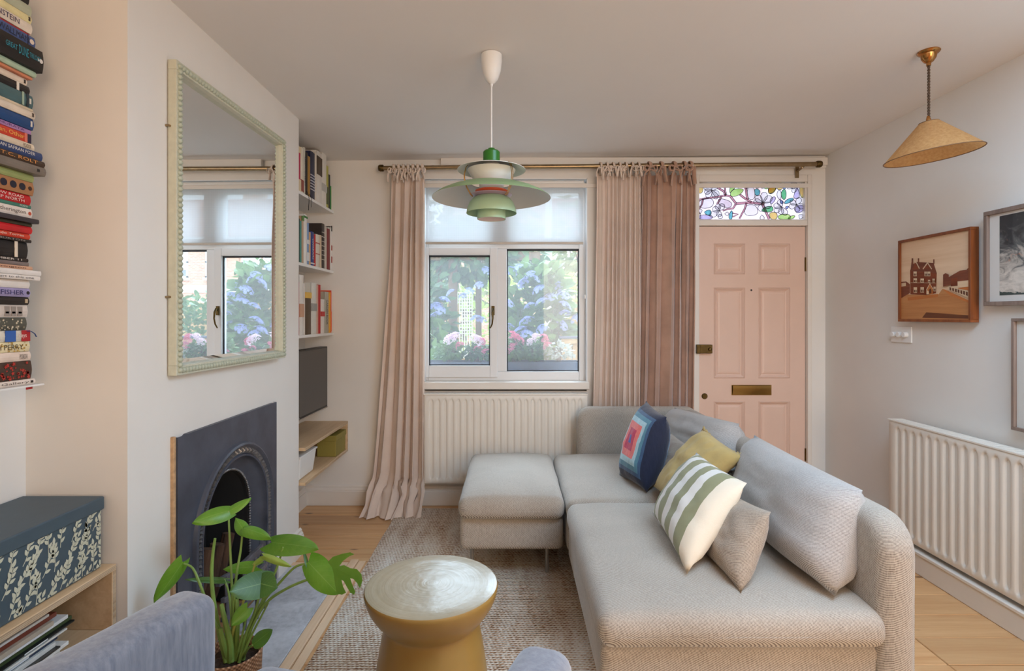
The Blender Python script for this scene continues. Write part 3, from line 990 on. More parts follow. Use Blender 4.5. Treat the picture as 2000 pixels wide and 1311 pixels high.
def ply_unit(x0, x1, y0, y1, z0, z1, label, t=0.018, near=True):
    u = thing('plywood_shelf_unit', label, 'shelf', (x0, (y0 + y1) / 2, z0))
    def board(n, *b):
        o = BX(n, PLY, u, *b, bevel=0.0012, seg=1)
        if b[1] == x1:
            s_ = MB()
            thin = (b[5] - b[4]) if (b[5] - b[4]) < 0.03 else (b[3] - b[2])
            for k in range(3):
                if (b[5] - b[4]) < 0.03:
                    zz = b[4] + thin * (0.2 + 0.25 * k)
                    s_.box(x1 - 0.0005, x1 + 0.0004, b[2], b[3], zz, zz + 0.0022)
                else:
                    yy = b[2] + thin * (0.2 + 0.25 * k)
                    s_.box(x1 - 0.0005, x1 + 0.0004, yy, yy + 0.0022, b[4], b[5])
            s_.build('ply_layers', PLYEDGE, o)
    board('top_board', x0, x1, y0, y1, z1 - t, z1)
    board('bottom_board', x0, x1, y0, y1, z0, z0 + t)
    board('side_board', x0, x1, y1 - t, y1, z0 + t, z1 - t)
    if near: board('side_board', x0, x1, y0, y0 + t, z0 + t, z1 - t)
    BX('back_board', PLY, u, x0, x0 + 0.006, y0 + t, y1 - t, z0 + t, z1 - t)
    return u
ply_unit(XL2, -1.155, 3.004, 3.787, 0.378, 0.590, 'pale plywood box shelf fixed low in the far alcove', near=False)
OLIVE = mat('olive_green_card', S(148, 134, 62), 0.6, var=0.05)
bo = thing('storage_box', 'olive green lidded box on the far alcove shelf', 'box', (-1.29, 3.62, 0.396))
BX('box_body', OLIVE, bo, -1.290, -1.165, 3.555, 3.760, 0.397, 0.512, bevel=0.003)
BX('lid', OLIVE, bo, -1.294, -1.160, 3.550, 3.765, 0.500, 0.537, bevel=0.003)
tb = thing('storage_tub', 'white plastic tub beside the olive box in the far alcove', 'tub', (-1.3, 3.3, 0.396))
mb = MB()
mb.add([(-1.40, 3.03, 0.397), (-1.20, 3.03, 0.397), (-1.20, 3.245, 0.397), (-1.40, 3.245, 0.397), (-1.415, 3.01, 0.53), (-1.185, 3.01, 0.53), (-1.185, 3.262, 0.53), (-1.415, 3.262, 0.53)],
       [(3, 2, 1, 0), (0, 1, 5, 4), (1, 2, 6, 5), (2, 3, 7, 6), (3, 0, 4, 7), (4, 5, 6, 7)])
mb.build('tub_body', WHITE, tb, bevel=0.01, seg=3)
BX('rim', WHITE, tb, -1.42, -1.18, 3.007, 3.266, 0.527, 0.537, bevel=0.004)

# ---- three white shelves of upright books in the far alcove
def up_book(y0, y1, zb, zt, xf, xb, col, label, deco=None, dcol=None, txt=None, lean=0.0):
    b = thing('book', label, 'book', ((xf + xb) / 2, (y0 + y1) / 2, zb), 'books on the white alcove shelves')
    cm = mat('cover_%02x%02x%02x' % col, S(*col), 0.45, var=0.05, vs=20)
    t = 0.0022
    mb = MB()
    mb.box(xb, xf, y0, y0 + t, zb, zt).box(xb, xf, y1 - t, y1, zb, zt)
    n = 5
    pts = [(xf + 0.004 * math.sin(math.pi * k / n), y0 + (y1 - y0) * k / n) for k in range(n + 1)]
    mb.poly([(x_, y_, zb) for x_, y_ in pts] + [(xf - t, y1, zb), (xf - t, y0, zb)], (0, 0, zt - zb))
    mb.build('cover', cm, b)
    BX('pages', PAPER, b, xb + 0.003, xf - t, y0 + t, y1 - t, zb + 0.003, zt - 0.003)
    if deco:
        for (a0_, a1_) in deco:
            BX('spine_band', mat('ink_%02x%02x%02x' % dcol, S(*dcol), 0.5), b, xf, xf + 0.0052, y0 + 0.001, y1 - 0.001, zb + (zt - zb) * a0_, zb + (zt - zb) * a1_)
    if txt:
        text(txt, (xf + 0.0056, (y0 + y1) / 2, zb + (zt - zb) * 0.5), (0, 0, -1), (0, 1, 0), (zt - zb) * 0.6, (y1 - y0) * 0.45, mat('ink_%02x%02x%02x' % dcol, S(*dcol), 0.5), b)
    return b
XF = -1.272
def uy(u, xf=XF): return -xf * F / (1000 - (560 + u / 3.2))
shelf_z = (2.067, 1.645, 1.212)
SH = [
 [(50, 68, 56, (206, 196, 180), 'cream book against the chimney breast, top shelf'), (68, 86, 60, (196, 40, 84), 'crimson pink book on the top alcove shelf', [(0.0, .28), (.86, 1)], (226, 206, 170)), (86, 103, 66, (226, 218, 200), 'white patterned book beside the pink one, top shelf', [(.05, .3)], (150, 70, 60)),
  (103, 116, 64, (206, 200, 184), 'cream book with dark upright lettering, top shelf', None, (50, 60, 90), 'GARDENERS'), (116, 131, 96, (34, 28, 26), 'near black book with hanging ribbon, top shelf'), (131, 147, 122, (168, 124, 54), 'gold cloth book on the top alcove shelf'),
  (147, 175, 100, (34, 40, 70), 'navy book with pale spine lettering, top shelf', [(.2, .22), (.26, .28), (.32, .34), (.38, .40), (.44, .46), (.5, .52)], (200, 200, 210)), (175, 187, 98, (222, 212, 198), 'thin cream book right of the navy one, top shelf'), (187, 218, 100, (226, 220, 212), 'white book with dark picture near its top, top shelf', [(.55, .9)], (70, 52, 36)),
  (218, 248, 104, (232, 228, 220), 'wide plain white book on the top alcove shelf', [(.28, .42)], (190, 188, 184)), (248, 261, 180, (176, 172, 80), 'yellow green speckled book, top shelf', [(.1, .5)], (70, 80, 40)), (261, 272, 234, (40, 38, 40), 'small dark book near the end of the top shelf'),
  (272, 285, 302, (40, 140, 60), 'small bright green book on the top shelf'), (285, 297, 308, (220, 210, 196), 'small white book ending the top shelf row')],
 [(52, 68, 500, (64, 60, 60), 'dark grey book against the chimney breast, middle shelf'), (68, 82, 506, (44, 70, 60), 'dark green book on the middle alcove shelf'), (82, 93, 520, (70, 140, 126), 'teal book on the middle alcove shelf'), (93, 105, 490, (190, 160, 130), 'tan slim book on the middle shelf', [(.9, 1)], (90, 140, 70)), (105, 127, 484, (234, 230, 224), 'tall white book on the middle alcove shelf', [(.93, .97)], (60, 120, 60)),
  (127, 139, 534, (120, 150, 190), 'pale blue striped book, middle shelf', [(.1, .3), (.5, .6)], (220, 220, 220)), (139, 149, 590, (214, 166, 110), 'short peach coloured book, middle shelf'), (149, 170, 590, (44, 66, 132), 'blue book with white upright title, middle shelf', [(.06, .10)], (220, 220, 220), 'COOKBOOKS'), (170, 181, 604, (190, 40, 40), 'short red book on the middle shelf'),
  (181, 204, 608, (226, 216, 200), 'short cream book with small marks, middle shelf', [(.72, .75), (.4, .42)], (180, 90, 80)), (204, 218, 610, (212, 190, 160), 'short beige book on the middle shelf'), (218, 236, 540, (58, 50, 48), 'dark brown book dotted white, middle shelf', [(.2, .21), (.3, .31), (.4, .41), (.5, .51), (.6, .61), (.7, .71), (.8, .81)], (220, 214, 206)), (236, 250, 556, (206, 196, 182), 'plain stone coloured book, middle shelf'),
  (250, 271, 572, (130, 40, 42), 'dark red cloth book, middle shelf'), (271, 280, 560, (226, 222, 214), 'thin white book right of the red, middle shelf'), (280, 296, 548, (226, 220, 216), 'white book topped in black, middle shelf', [(.88, 1)], (30, 30, 34)), (296, 316, 572, (92, 70, 92), 'dark multicoloured book ending the middle shelf row', [(.2, .35), (.5, .62)], (170, 70, 60))],
 [(50, 66, 880, (90, 60, 60), 'brown book against the chimney breast, lowest shelf'), (66, 78, 900, (176, 44, 74), 'magenta book on the lowest alcove shelf'), (78, 105, 858, (230, 224, 216), 'tall white book with skin toned picture, lowest shelf', [(.3, .52)], (206, 160, 130)), (105, 114, 908, (214, 206, 196), 'slim pale book beside the yellow one, lowest shelf'), (114, 152, 966, (84, 66, 44), 'brown book with yellow head, lowest shelf', [(.86, 1)], (232, 186, 80)), (152, 186, 908, (224, 222, 214), 'tall pale grey white book, lowest shelf', [(.45, .6)], (160, 160, 156)),
  (186, 197, 920, (210, 170, 150), 'thin salmon book, lowest shelf'), (197, 212, 918, (190, 36, 36), 'bright red book, lowest shelf'), (212, 235, 1008, (232, 224, 216), 'short white book with red emblem, lowest shelf', [(.5, .64)], (200, 50, 50)), (235, 262, 962, (178, 172, 156), 'grey book with dark upright lettering, lowest shelf', None, (70, 66, 60), 'GARDEN BOOK'), (262, 274, 964, (226, 160, 40), 'amber yellow book, lowest shelf'), (274, 302, 952, (226, 84, 56), 'coral red book, lowest shelf', [(.04, .5)], (236, 120, 80))],
]
for si, (zs_, row) in enumerate(zip(shelf_z, SH)):
    sh = thing('floating_shelf', ('uppermost', 'middle', 'lowest')[si] + ' of three white shelves in the far alcove', 'shelf', (XL2, 3.4, zs_ - 0.014), 'white alcove shelves')
    BX('shelf_board', WHITE, sh, XL2, -1.257, 3.002, 3.788, zs_ - 0.012, zs_, bevel=0.001)
    BX('shelf_lip', WHITE, sh, -1.2595, -1.2565, 3.002, 3.788, zs_ - 0.016, zs_ + 0.001)
    for it in row:
        u0_, u1_, vt, col, lab = it[:5]
        y0_, y1_ = uy(u0_), min(uy(u1_) - 0.0008, 3.78)
        pyt = 270 + vt / 3.2
        zt_ = CZ - (pyt - 620) * y1_ / F
        up_book(y0_, y1_, zs_ + 0.0004, max(zt_, zs_ + 0.12), XF, XF - 0.13, col, lab, *(it[5:]))
# big face-out covers standing behind
def faceback(y0, y1, zb, zt, col, label):
    b = thing('book', label, 'book', (XF - 0.15, y1, zb), 'books on the white alcove shelves')
    BX('cover', mat('cover_%02x%02x%02x' % col, S(*col), 0.5), b, XF - 0.152, XF - 0.134, y0, y1, zb, zt, bevel=0.001)
    BX('pages', PAPER, b, XF - 0.150, XF - 0.136, y0 + 0.003, y1 + 0.0006, zb + 0.003, zt + 0.0006)
faceback(3.36, 3.62, shelf_z[1] + 0.0004, 1.975, (38, 46, 92), 'large navy book standing behind the middle row')
faceback(3.46, 3.775, shelf_z[2] + 0.0004, 1.535, (240, 158, 50), 'large orange book standing behind the lowest row')
rb = MB()
for k, (u_, v0_, v1_) in enumerate(((120, 330, 452), (137, 350, 432))):
    y_ = uy(u_)
    pts = [V((XF + 0.006 + 0.012 * min(1, t * 3), y_ + 0.006 * math.sin(5 * t), CZ - ((270 + (v0_ + (v1_ - v0_) * t) / 3.2) - 620) * y_ / F)) for t in (0, .2, .4, .6, .8, 1)]
    rb.tube(pts, 0.004, 6, flat=0.3)
tag(rb.build('bookmark_ribbon', mat('black_ribbon', S(28, 26, 34), 0.6)), 'black marker ribbons hanging over the top alcove shelf edge', 'ribbon')

# ---- near alcove: plywood unit, lidded leaf box, magazines, tower of books
ply_unit(XL1, -1.222, 0.30, YC0 - 0.003, 0.346, 0.559, 'pale plywood box shelf in the near alcove holding magazines')
NAVYB = mat('blue_grey_boxcard', S(72, 88, 98), 0.55, var=0.05, vs=20)
lb = thing('lidded_box', 'dark teal lidded box printed with cream leaf sprigs', 'box', (-1.37, 1.25, 0.56))
bx0, bx1, by0, by1 = -1.49, -1.250, 0.86, 1.636
BX('box_body', NAVYB, lb, bx0, bx1, by0, by1, 0.5605, 0.745, bevel=0.003)
BX('lid', NAVYB, lb, bx0 - 0.004, bx1 + 0.006, by0 - 0.006, by1 + 0.006, 0.735, 0.775, bevel=0.004)
mb = MB()
zb0, zb1 = 0.564, 0.734
lyr = [0]
def spr(p0, p1, d=0.0006):
    return V((bx1 + d + 0.00003 * (lyr[0] % 17), p0, p1))
def inb(y_, z_): return by0 + 0.004 < y_ < by1 - 0.003 and zb0 < z_ < zb1
def pleaf(y_, z_, a, L, W):
    lyr[0] += 1
    pts = []
    if not (by0 - .01 < y_ + math.cos(a) * L * .5 < by1 + .004 and zb0 - .006 < z_ + math.sin(a) * L * .5 < zb1 + .006): return
    for t, w_ in ((0, 0), (.25, .8), (.5, 1), (.8, .55), (1, 0), (.8, -.55), (.5, -1), (.25, -.8)):
        yy = y_ + math.cos(a) * L * t - math.sin(a) * W * w_
        zz = z_ + math.sin(a) * L * t + math.cos(a) * W * w_
        yy, zz = min(max(yy, by0 + 0.004), by1 - 0.003), min(max(zz, zb0), zb1)
        pts.append(spr(yy, zz))
    mb.add(pts, [tuple(range(8))])
rr = random.Random(5)
for gy in range(-1, 22):
    for gz in range(4):
        y_ = by0 + 0.0 + gy * 0.038 + (gz % 2) * 0.019
        z_ = zb0 - 0.055 + gz * 0.058
        a = math.pi / 2 + rr.uniform(-0.45, 0.35) - 0.25
        prev = (y_, z_)
        for k in range(6):
            ny, nz_ = prev[0] + math.cos(a) * 0.0125, prev[1] + math.sin(a) * 0.0125
            pdir = V((0, -math.sin(a), math.cos(a))) * 0.0011
            if inb(*prev) and inb(ny, nz_):
                p, q = spr(*prev), spr(ny, nz_)
                mb.add([p - pdir, q - pdir, q + pdir, p + pdir], [(0, 1, 2, 3)])
            sd = 1 if k % 2 else -1
            if k < 5:
                pleaf(ny, nz_, a + sd * 0.75, 0.019, 0.0047)
                if k > 1: pleaf(ny, nz_, a - sd * 0.6, 0.018, 0.0045)
            prev = (ny, nz_)
            a += rr.uniform(-0.12, 0.16)
        pleaf(prev[0], prev[1], a, 0.021, 0.0048)
lp_ = mb.build('leaf_print', mat('cream_leaf_print', S(206, 204, 180), 0.7), lb)
lp_['kind'] = 'stuff'
# magazines lying flat in the unit
mz = 0.3645
magc = [(30, 34, 44), (226, 222, 216), (210, 206, 196), (240, 236, 230), (60, 56, 52), (222, 220, 214), (40, 56, 80), (232, 226, 216), (206, 198, 186), (28, 28, 30), (70, 84, 50), (36, 60, 96), (226, 224, 220), (186, 170, 150), (120, 56, 40), (222, 214, 204)]
magn = ['near black', 'white', 'stone', 'bright white', 'dark brown', 'grey white', 'navy', 'cream', 'beige', 'black', 'moss green', 'deep blue', 'chalk white', 'tan', 'rust red', 'pale grey']
for k, (c_, n_) in enumerate(zip(magc, magn)):
    t_ = RN.choice((0.005, 0.007, 0.010, 0.012))
    ye = 1.50 + RN.uniform(-0.035, 0.03) + (0.05 if k in (8, 9, 10) else 0)
    g_ = thing('magazine', n_ + ' spined magazine in the pile under the leaf box', 'magazine', (-1.35, 1.3, mz), 'magazines in the plywood unit')
    xf_ = -1.262 + RN.uniform(-0.012, 0.01)
    BX('cover', mat('mag_%02x%02x%02x' % c_, S(*c_), 0.35, var=0.1, vs=30), g_, xf_ - 0.21, xf_, ye - 0.40, ye, mz, mz + t_, bevel=0.001)
    BX('pages', PAPER, g_, xf_ - 0.208, xf_ - 0.003, ye - 0.398, ye + 0.0006, mz + 0.001, mz + t_ - 0.001)
    if k % 3 == 0:
        BX('spine_mark', mat('mag_mark', S(236, 236, 236) if sum(c_) < 300 else S(24, 24, 26), 0.5), g_, xf_, xf_ + 0.0004, ye - 0.16, ye - 0.09, mz + t_ * 0.2, mz + t_ * 0.8)
    mz += t_ + 0.0004

# tower: spine faces towards +X, pixel rows give each book's thickness
DT = 1.528
def tz(py): return CZ - (py - 620) * DT / F
TW = [  # bottom row px, right end px, colour, description, text, text colour, kind
 (-8, 57, (60, 66, 70), 'slate grey', None, None), (13, 55, (26, 24, 24), 'black', None, None), (33, 60, (176, 180, 156), 'sage green', None, None), (48, 60, (226, 214, 160), 'pale yellow', None, None), (68, 61, (226, 212, 196), 'cream with bold navy title', 'FRANKENSTEIN', (44, 36, 80)), (73, 57, (196, 24, 28), 'thin scarlet', None, None),
 (96, 67, (70, 90, 140), 'denim blue with oval logo', 'DAVID WALLMAN', (30, 34, 60)), (139, 83, (24, 20, 20), 'thick black with teal title', 'GREAT DUNE TRILOGY', (46, 150, 170)), (151, 69, (170, 190, 164), 'pale mint', None, None), (157, 63, (206, 130, 96), 'thin salmon', None, None), (171, 51, (224, 206, 186), 'ivory', None, None), (188, 56, (30, 26, 28), 'black with white central band', None, (230, 220, 206)),
 (213, 63, (70, 100, 104), 'misty teal', None, None), (219, 64, (214, 196, 168), 'thin straw', None, None), (233, 67, (222, 206, 186), 'oatmeal', None, None), (255, 64, (22, 66, 118), 'royal blue', None, None), (264, 60, (176, 130, 178), 'thin lilac with pale lettering', 'SAYAKA MURATA', (90, 60, 110)), (282, 58, (206, 66, 44), 'orange red with yellow title', 'Girl, Woman, Other', (240, 190, 90)),
 (297, 65, (222, 204, 178), 'buff', 'PICADOR', (90, 70, 50)), (313, 81, (40, 62, 108), 'midnight blue with white author name', 'JONATHAN SAFRAN FOER', (226, 222, 214)), (325, 86, (66, 48, 36), 'dark brown with orange author name', 'L.T.C. ROLT', (222, 150, 80)), (342, 88, (120, 110, 100), 'wide stone grey', None, (60, 50, 46)), (357, 64, (150, 160, 100), 'mottled green', None, None), (383, 64, (166, 116, 76), 'copper with dark discs', None, (28, 28, 46)),
 (402, 58, (190, 26, 32), 'crimson with white title', 'NARROW ROAD\nTO DEEP NORTH', (236, 216, 206)), (409, 60, (60, 120, 104), 'thin sea green', 'PICADOR', (220, 220, 210)), (428, 61, (228, 216, 206), 'white with grey title and red oval', 'Emma Heatherington', (110, 100, 96)), (437, 76, (54, 48, 54), 'thin charcoal', None, None), (444, 62, (52, 46, 30), 'thin olive black', None, None), (458, 61, (196, 28, 36), 'plain red', None, (240, 220, 210)),
 (469, 57, (206, 66, 44), 'vermilion with small bird', 'Jorge Fernando Torres', (240, 220, 200)), (475, 61, (36, 30, 30), 'thin sooty', 'TIM BURTON', (160, 150, 140)), (506, 52, (26, 24, 26), 'thick black with cream stripe', None, (226, 210, 190)), (513, 55, (40, 32, 30), 'umber', 'NOVEMBER 11', (220, 210, 200)), (521, 56, (120, 108, 104), 'ash grey', None, None), (529, 63, (206, 160, 130), 'peach', 'G.J. Farrington', (80, 50, 40)),
 (539, 80, (226, 220, 214), 'protruding white', None, None), (548, 78, (230, 222, 214), 'lower protruding white', "didn't hurt to this one", (90, 90, 96)), (564, 56, (232, 224, 216), 'plain chalky', None, None), (581, 57, (156, 146, 186), 'lavender with navy capitals', 'T. KINGFISHER', (40, 40, 96)), (596, 55, (32, 28, 28), 'jet black with square emblem', None, (190, 170, 140)), (620, 52, (206, 194, 184), 'pale grey with framed drawings', None, (80, 70, 70)),
 (645, 50, (84, 84, 74), 'grey green with white blossom', None, (222, 208, 180)), (666, 56, (214, 206, 190), 'blue, cream and red', 'Plays', (240, 220, 210)), (686, 56, (226, 212, 170), 'cream botanical', 'SARAH PERRY', (70, 66, 50)), (704, 58, (228, 208, 192), 'shell pink', 'PICADOR', (80, 70, 64)), (739, 60, (70, 50, 40), 'thick brown with red flowers', None, (176, 50, 40)), (750, 67, (226, 212, 200), 'bottom white', 'in the Gallery', (90, 80, 76)),
]
prev = -40
top = len(TW)
YCEN = 1.415
for i, (yb, pxr, col, desc, tx, tcol) in enumerate(TW):
    z0_, z1_ = tz(yb), tz(prev)
    prev = yb
    xf_ = -1.37 + 0.0008 * (pxr - 57)
    yr = -xf_ * F / (1000 - pxr)
    L = 0.20 + max(0, pxr - 60) * 0.0006
    y0_ = yr - L
    t = z1_ - z0_
    z1_ -= 0.0004
    xb_ = XL1 + 0.012
    lab = desc + ' book in the tall alcove pile'
    b = thing('book', lab, 'book', ((xf_ + xb_) / 2, YCEN, z0_), 'pile of books in the near alcove')
    cm = mat('cover_%02x%02x%02x' % col, S(*col), 0.45, var=0.12, vs=24)
    c_ = 0.0016 if t < 0.02 else 0.0024
    mb = MB()
    n = 4
    bulge = 0.004 if t > 0.015 else 0.0015
    mb.box(xb_, xf_, y0_, yr, z0_, z0_ + c_).box(xb_, xf_, y0_, yr, z1_ - c_, z1_)
    pts = [(xf_ + bulge * math.sin(math.pi * k / n), z0_ + (z1_ - z0_) * k / n) for k in range(n + 1)]
    mb.poly([(x_, y0_, q) for x_, q in pts] + [(xf_ - c_, y0_, z1_), (xf_ - c_, y0_, z0_)], (0, yr - y0_, 0))
    mb.build('cover', cm, b, bevel=0.0006, seg=1)
    BX('pages', PAPER, b, xb_ + 0.004, xf_ - c_, y0_ + 0.003, yr - 0.0025, z0_ + c_, z1_ - c_)
    sx = xf_ + bulge + 0.0006
    zm = (z0_ + z1_) / 2
    if tx:
        tm = mat('ink_%02x%02x%02x' % tcol, S(*tcol), 0.5)
        wln = min(0.155, 0.0115 * len(tx.split('\n')[0]))
        hgt = min(t * 0.5, 0.020) if '\n' not in tx else t * 0.66
        off = {'PICADOR': 0.012, 'FRANKENSTEIN': 0.042, 'Plays': 0.012}.get(tx, 0.022 if pxr < 80 else 0.026)
        if tx in ('PICADOR', 'Plays'): wln = 0.024
        if tx == 'GREAT DUNE TRILOGY':
            z__ = zm + 0.002
            text('GREAT', (sx, yr - 0.100, z__), (0, 1, 0), (0, 0, 1), 0.034, 0.014, tm, b)
            text('DUNE', (sx, yr - 0.064, z__), (0, 1, 0), (0, 0, 1), 0.030, 0.024, tm, b)
            text('TRILOGY', (sx, yr - 0.029, z__), (0, 1, 0), (0, 0, 1), 0.034, 0.014, tm, b)
            mb = MB()
            mb.lathe([(0, 0.0005), (0.006, 0.0004), (0.006, 0)], (sx - 0.0008, yr - 0.009, z__ - 0.002), 14, M=Matrix.Rotation(math.pi / 2, 3, 'Y'))
            mb.poly([(sx - 0.0003, yr - 0.014, z__ - 0.002), (sx - 0.0003, yr - 0.020, z__ + 0.003), (sx - 0.0003, yr - 0.020, z__ - 0.007)], (0.0003, 0, 0))
            mb.build('emblem', mat('ink_e6e0da', S(230, 224, 218), 0.5), b)
        else:
            text(tx, (sx, yr - off - wln / 2, zm), (0, 1, 0), (0, 0, 1), wln, hgt, tm, b)
    def mark(name, ya, yb_, fa, fb, c3):
        BX(name, mat('ink_%02x%02x%02x' % c3, S(*c3), 0.5), b, sx - 0.0012, sx, yr - yb_, yr - ya, z0_ + t * fa, z0_ + t * fb)
    def disc(y_, r_, c3, name='emblem'):
        MB().lathe([(0, 0.0004), (r_, 0.0003), (r_, 0)], (sx - 0.0006, yr - y_, zm), 16, M=Matrix.Rotation(math.pi / 2, 3, 'Y')).build(name, mat('ink_%02x%02x%02x' % c3, S(*c3), 0.5), b)
    if 'oval logo' in desc: disc(0.012, 0.007, (232, 214, 196)); mark('rule', .024, .025, .0, 1, (30, 34, 60))
    if 'central band' in desc: mark('band', .034, .041, 0.02, .98, (230, 220, 206))
    if 'cream stripe' in desc: mark('band', .032, .041, 0.02, .98, tcol); disc(0.0365, 0.003, (170, 80, 60))
    if 'dark discs' in desc:
        for q in (0.037, 0.064, 0.092): disc(q, 0.010, tcol)
        disc(0.013, 0.006, (60, 30, 20))
    if 'orange red' in desc: mark('band', 0.0, .012, 0.02, .98, (40, 30, 60)); mark('band', .012, .02, .02, .98, (222, 120, 100))
    if 'red oval' in desc: disc(0.009, 0.005, (196, 80, 50))
    if 'square emblem' in desc: mark('emblem', .006, .014, .25, .75, tcol)
    if 'framed drawings' in desc:
        for q in (0.018, 0.037, 0.056): mark('drawing', q, q + 0.014, .12, .86, (150, 140, 132)); mark('drawing', q + 0.002, q + 0.012, .3, .45, tcol)
    if 'white blossom' in desc or 'red flowers' in desc or 'botanical' in desc:
        mb = MB()
        q = random.Random(i)
        for _ in range(34):
            y_, z_ = yr - q.uniform(0.008, 0.1), zm + q.uniform(-.42, .42) * t
            r_ = q.uniform(0.0015, 0.004) * (1.7 if 'red' in desc else 1)
            mb.poly([(sx - 0.0003, y_ + r_ * math.cos(a) * (1 if k % 2 else .5), z_ + r_ * math.sin(a) * (1 if k % 2 else .5)) for k, a in enumerate([2 * math.pi * j / 10 for j in range(10)])], (0.0004, 0, 0))
        c3 = tcol if 'botanical' not in desc else (190, 150, 60)
        mb.build('flower_print', mat('ink_%02x%02x%02x' % c3, S(*c3), 0.5), b)['kind'] = 'stuff'
    if desc.startswith('blue, cream'):
        mark('band', 0.0, .026, 0.0, 1, (176, 34, 40)); mark('band', .044, .075, 0.0, 1, (50, 96, 170)); disc(0.058, 0.007, (40, 30, 40))
    if 'misty' in desc:
        mark('band', .03, .036, .0, 1, (160, 180, 160)); mark('band', .015, .022, .0, 1, (40, 52, 60)); mark('emblem', .008, .013, .3, .7, (220, 214, 200))
    if desc in ('royal blue', 'oatmeal', 'ivory', 'pale yellow'): mark('emblem', .006, .011, .25, .75, (222, 214, 200) if desc == 'royal blue' else (60, 50, 44))
    if desc == 'wide stone grey': mark('emblem', .022, .030, .3, .62, (40, 34, 32))
    if desc == 'bottom white': mark('emblem', .008, .016, .3, .7, (40, 36, 36))
    if 'lavender' in desc: disc(0.008, 0.005, (30, 26, 30))
tw = thing('book_tower_stand', 'slim white metal stand holding the tall book pile on the alcove wall', 'shelf', (XL1, YCEN, 1.1))
BX('upright', WHITE, tw, XL1, XL1 + 0.010, YCEN - 0.06, YCEN + 0.06, 1.10, zc(-1.5) - 0.01)
BX('shelf_plate', WHITE, tw, XL1 + 0.01, -1.345, 1.30, 1.546, tz(751.5) - 0.0028, tz(750.3))
BX('tag', mat('red_tag', S(170, 30, 34), 0.5), tw, -1.352, -1.351, 1.495, 1.515, tz(751.5) - 0.010, tz(751.5) - 0.002)
rbn = MB().tube([(-1.372, 1.51, tz(646)), (-1.362, 1.522, tz(647)), (-1.36, 1.532, tz(652)), (-1.36, 1.537, tz(658))], 0.0028, 6, flat=0.4)
tag(rbn.build('bookmark_ribbon', mat('blue_ribbon', S(50, 80, 140), 0.6)), 'blue marker ribbon curling from a book in the near alcove pile', 'ribbon')
# ================================================================== RUG, STOOL, ARMCHAIR, PLANT
m, nt, out = nt_new('jute_weave')
t = nt.nodes.new('ShaderNodeTexCoord')
s = nd(nt, 'SeparateXYZ', {0: t.outputs['Object']})
wob = nz(nt, t.outputs['Object'], 16, 3)
yy = mth(nt, 'ADD', s.outputs[1], mth(nt, 'MULTIPLY', wob, 0.010))
rowp = 0.0142
rows = mth(nt, 'SINE', mth(nt, 'MULTIPLY', yy, 2 * math.pi / rowp))
rowi = mth(nt, 'FLOOR', mth(nt, 'DIVIDE', yy, rowp))
xx = mth(nt, 'ADD', s.outputs[0], mth(nt, 'MULTIPLY', rowi, 0.0051))
tw_ = mth(nt, 'SINE', mth(nt, 'MULTIPLY_ADD', xx, 2 * math.pi / 0.0165, mth(nt, 'MULTIPLY', rows, 0.9)))
hgt = mth(nt, 'ADD', mth(nt, 'MULTIPLY', rows, 0.6), mth(nt, 'MULTIPLY', tw_, 0.35))
strand = nz(nt, nd(nt, 'Mapping', {'Vector': t.outputs['Object'], 'Scale': (55, 140, 1)}).outputs[0], 1.0, 3, 0.7)
patch = nz(nt, nd(nt, 'Mapping', {'Vector': t.outputs['Object'], 'Scale': (9, 2.0, 1)}).outputs[0], 1.0, 5, 0.65)
f = mth(nt, 'ADD', mth(nt, 'MULTIPLY', strand, 0.75), mth(nt, 'MULTIPLY_ADD', patch, 0.6, -0.17))
f = mth(nt, 'ADD', f, mth(nt, 'MULTIPLY', hgt, 0.14))
c = ramp(nt, f, [(0.28, S(120, 82, 56)), (0.40, S(188, 150, 118)), (0.52, S(232, 216, 198)), (0.72, S(244, 236, 226))])
finish(nt, out, c, 0.95, 0, mth(nt, 'ADD', hgt, mth(nt, 'MULTIPLY', strand, 0.5)), 0.9, 0.006, 0.1)
JUTE = m
def rugf(u, v):
    x_ = -0.772 + (0.98 + 0.772) * u
    y_ = 0.75 + (3.685 - 0.75) * v
    return V((x_ + 0.006 * mnoise.noise(V((u * 3, v * 14, 1))) * (1 if u < .01 or u > .99 else 0), y_ + 0.008 * mnoise.noise(V((u * 9, v, 4))) * (1 if v > .99 else 0), 0.011 + 0.0015 * mnoise.noise(V((u * 9, v * 16, 0)))))
mb = MB()
mb.grid(60, 100, rugf)
n_ = 61
edge = [i for i in range(n_)] + [j * n_ + 60 for j in range(1, 101)] + [100 * n_ + i for i in range(59, -1, -1)] + [j * n_ for j in range(99, 0, -1)]
o0 = len(mb.v)
mb.v += [V((mb.v[i].x, mb.v[i].y, 0.001)) for i in edge]
for k in range(len(edge)):
    mb.f.append((edge[k], o0 + k, o0 + (k + 1) % len(edge), edge[(k + 1) % len(edge)])); mb.mi.append(0)
tag(mb.build('jute_rug', JUTE, smooth=True), 'chunky woven cream and brown jute rug on the pine floor', 'rug')

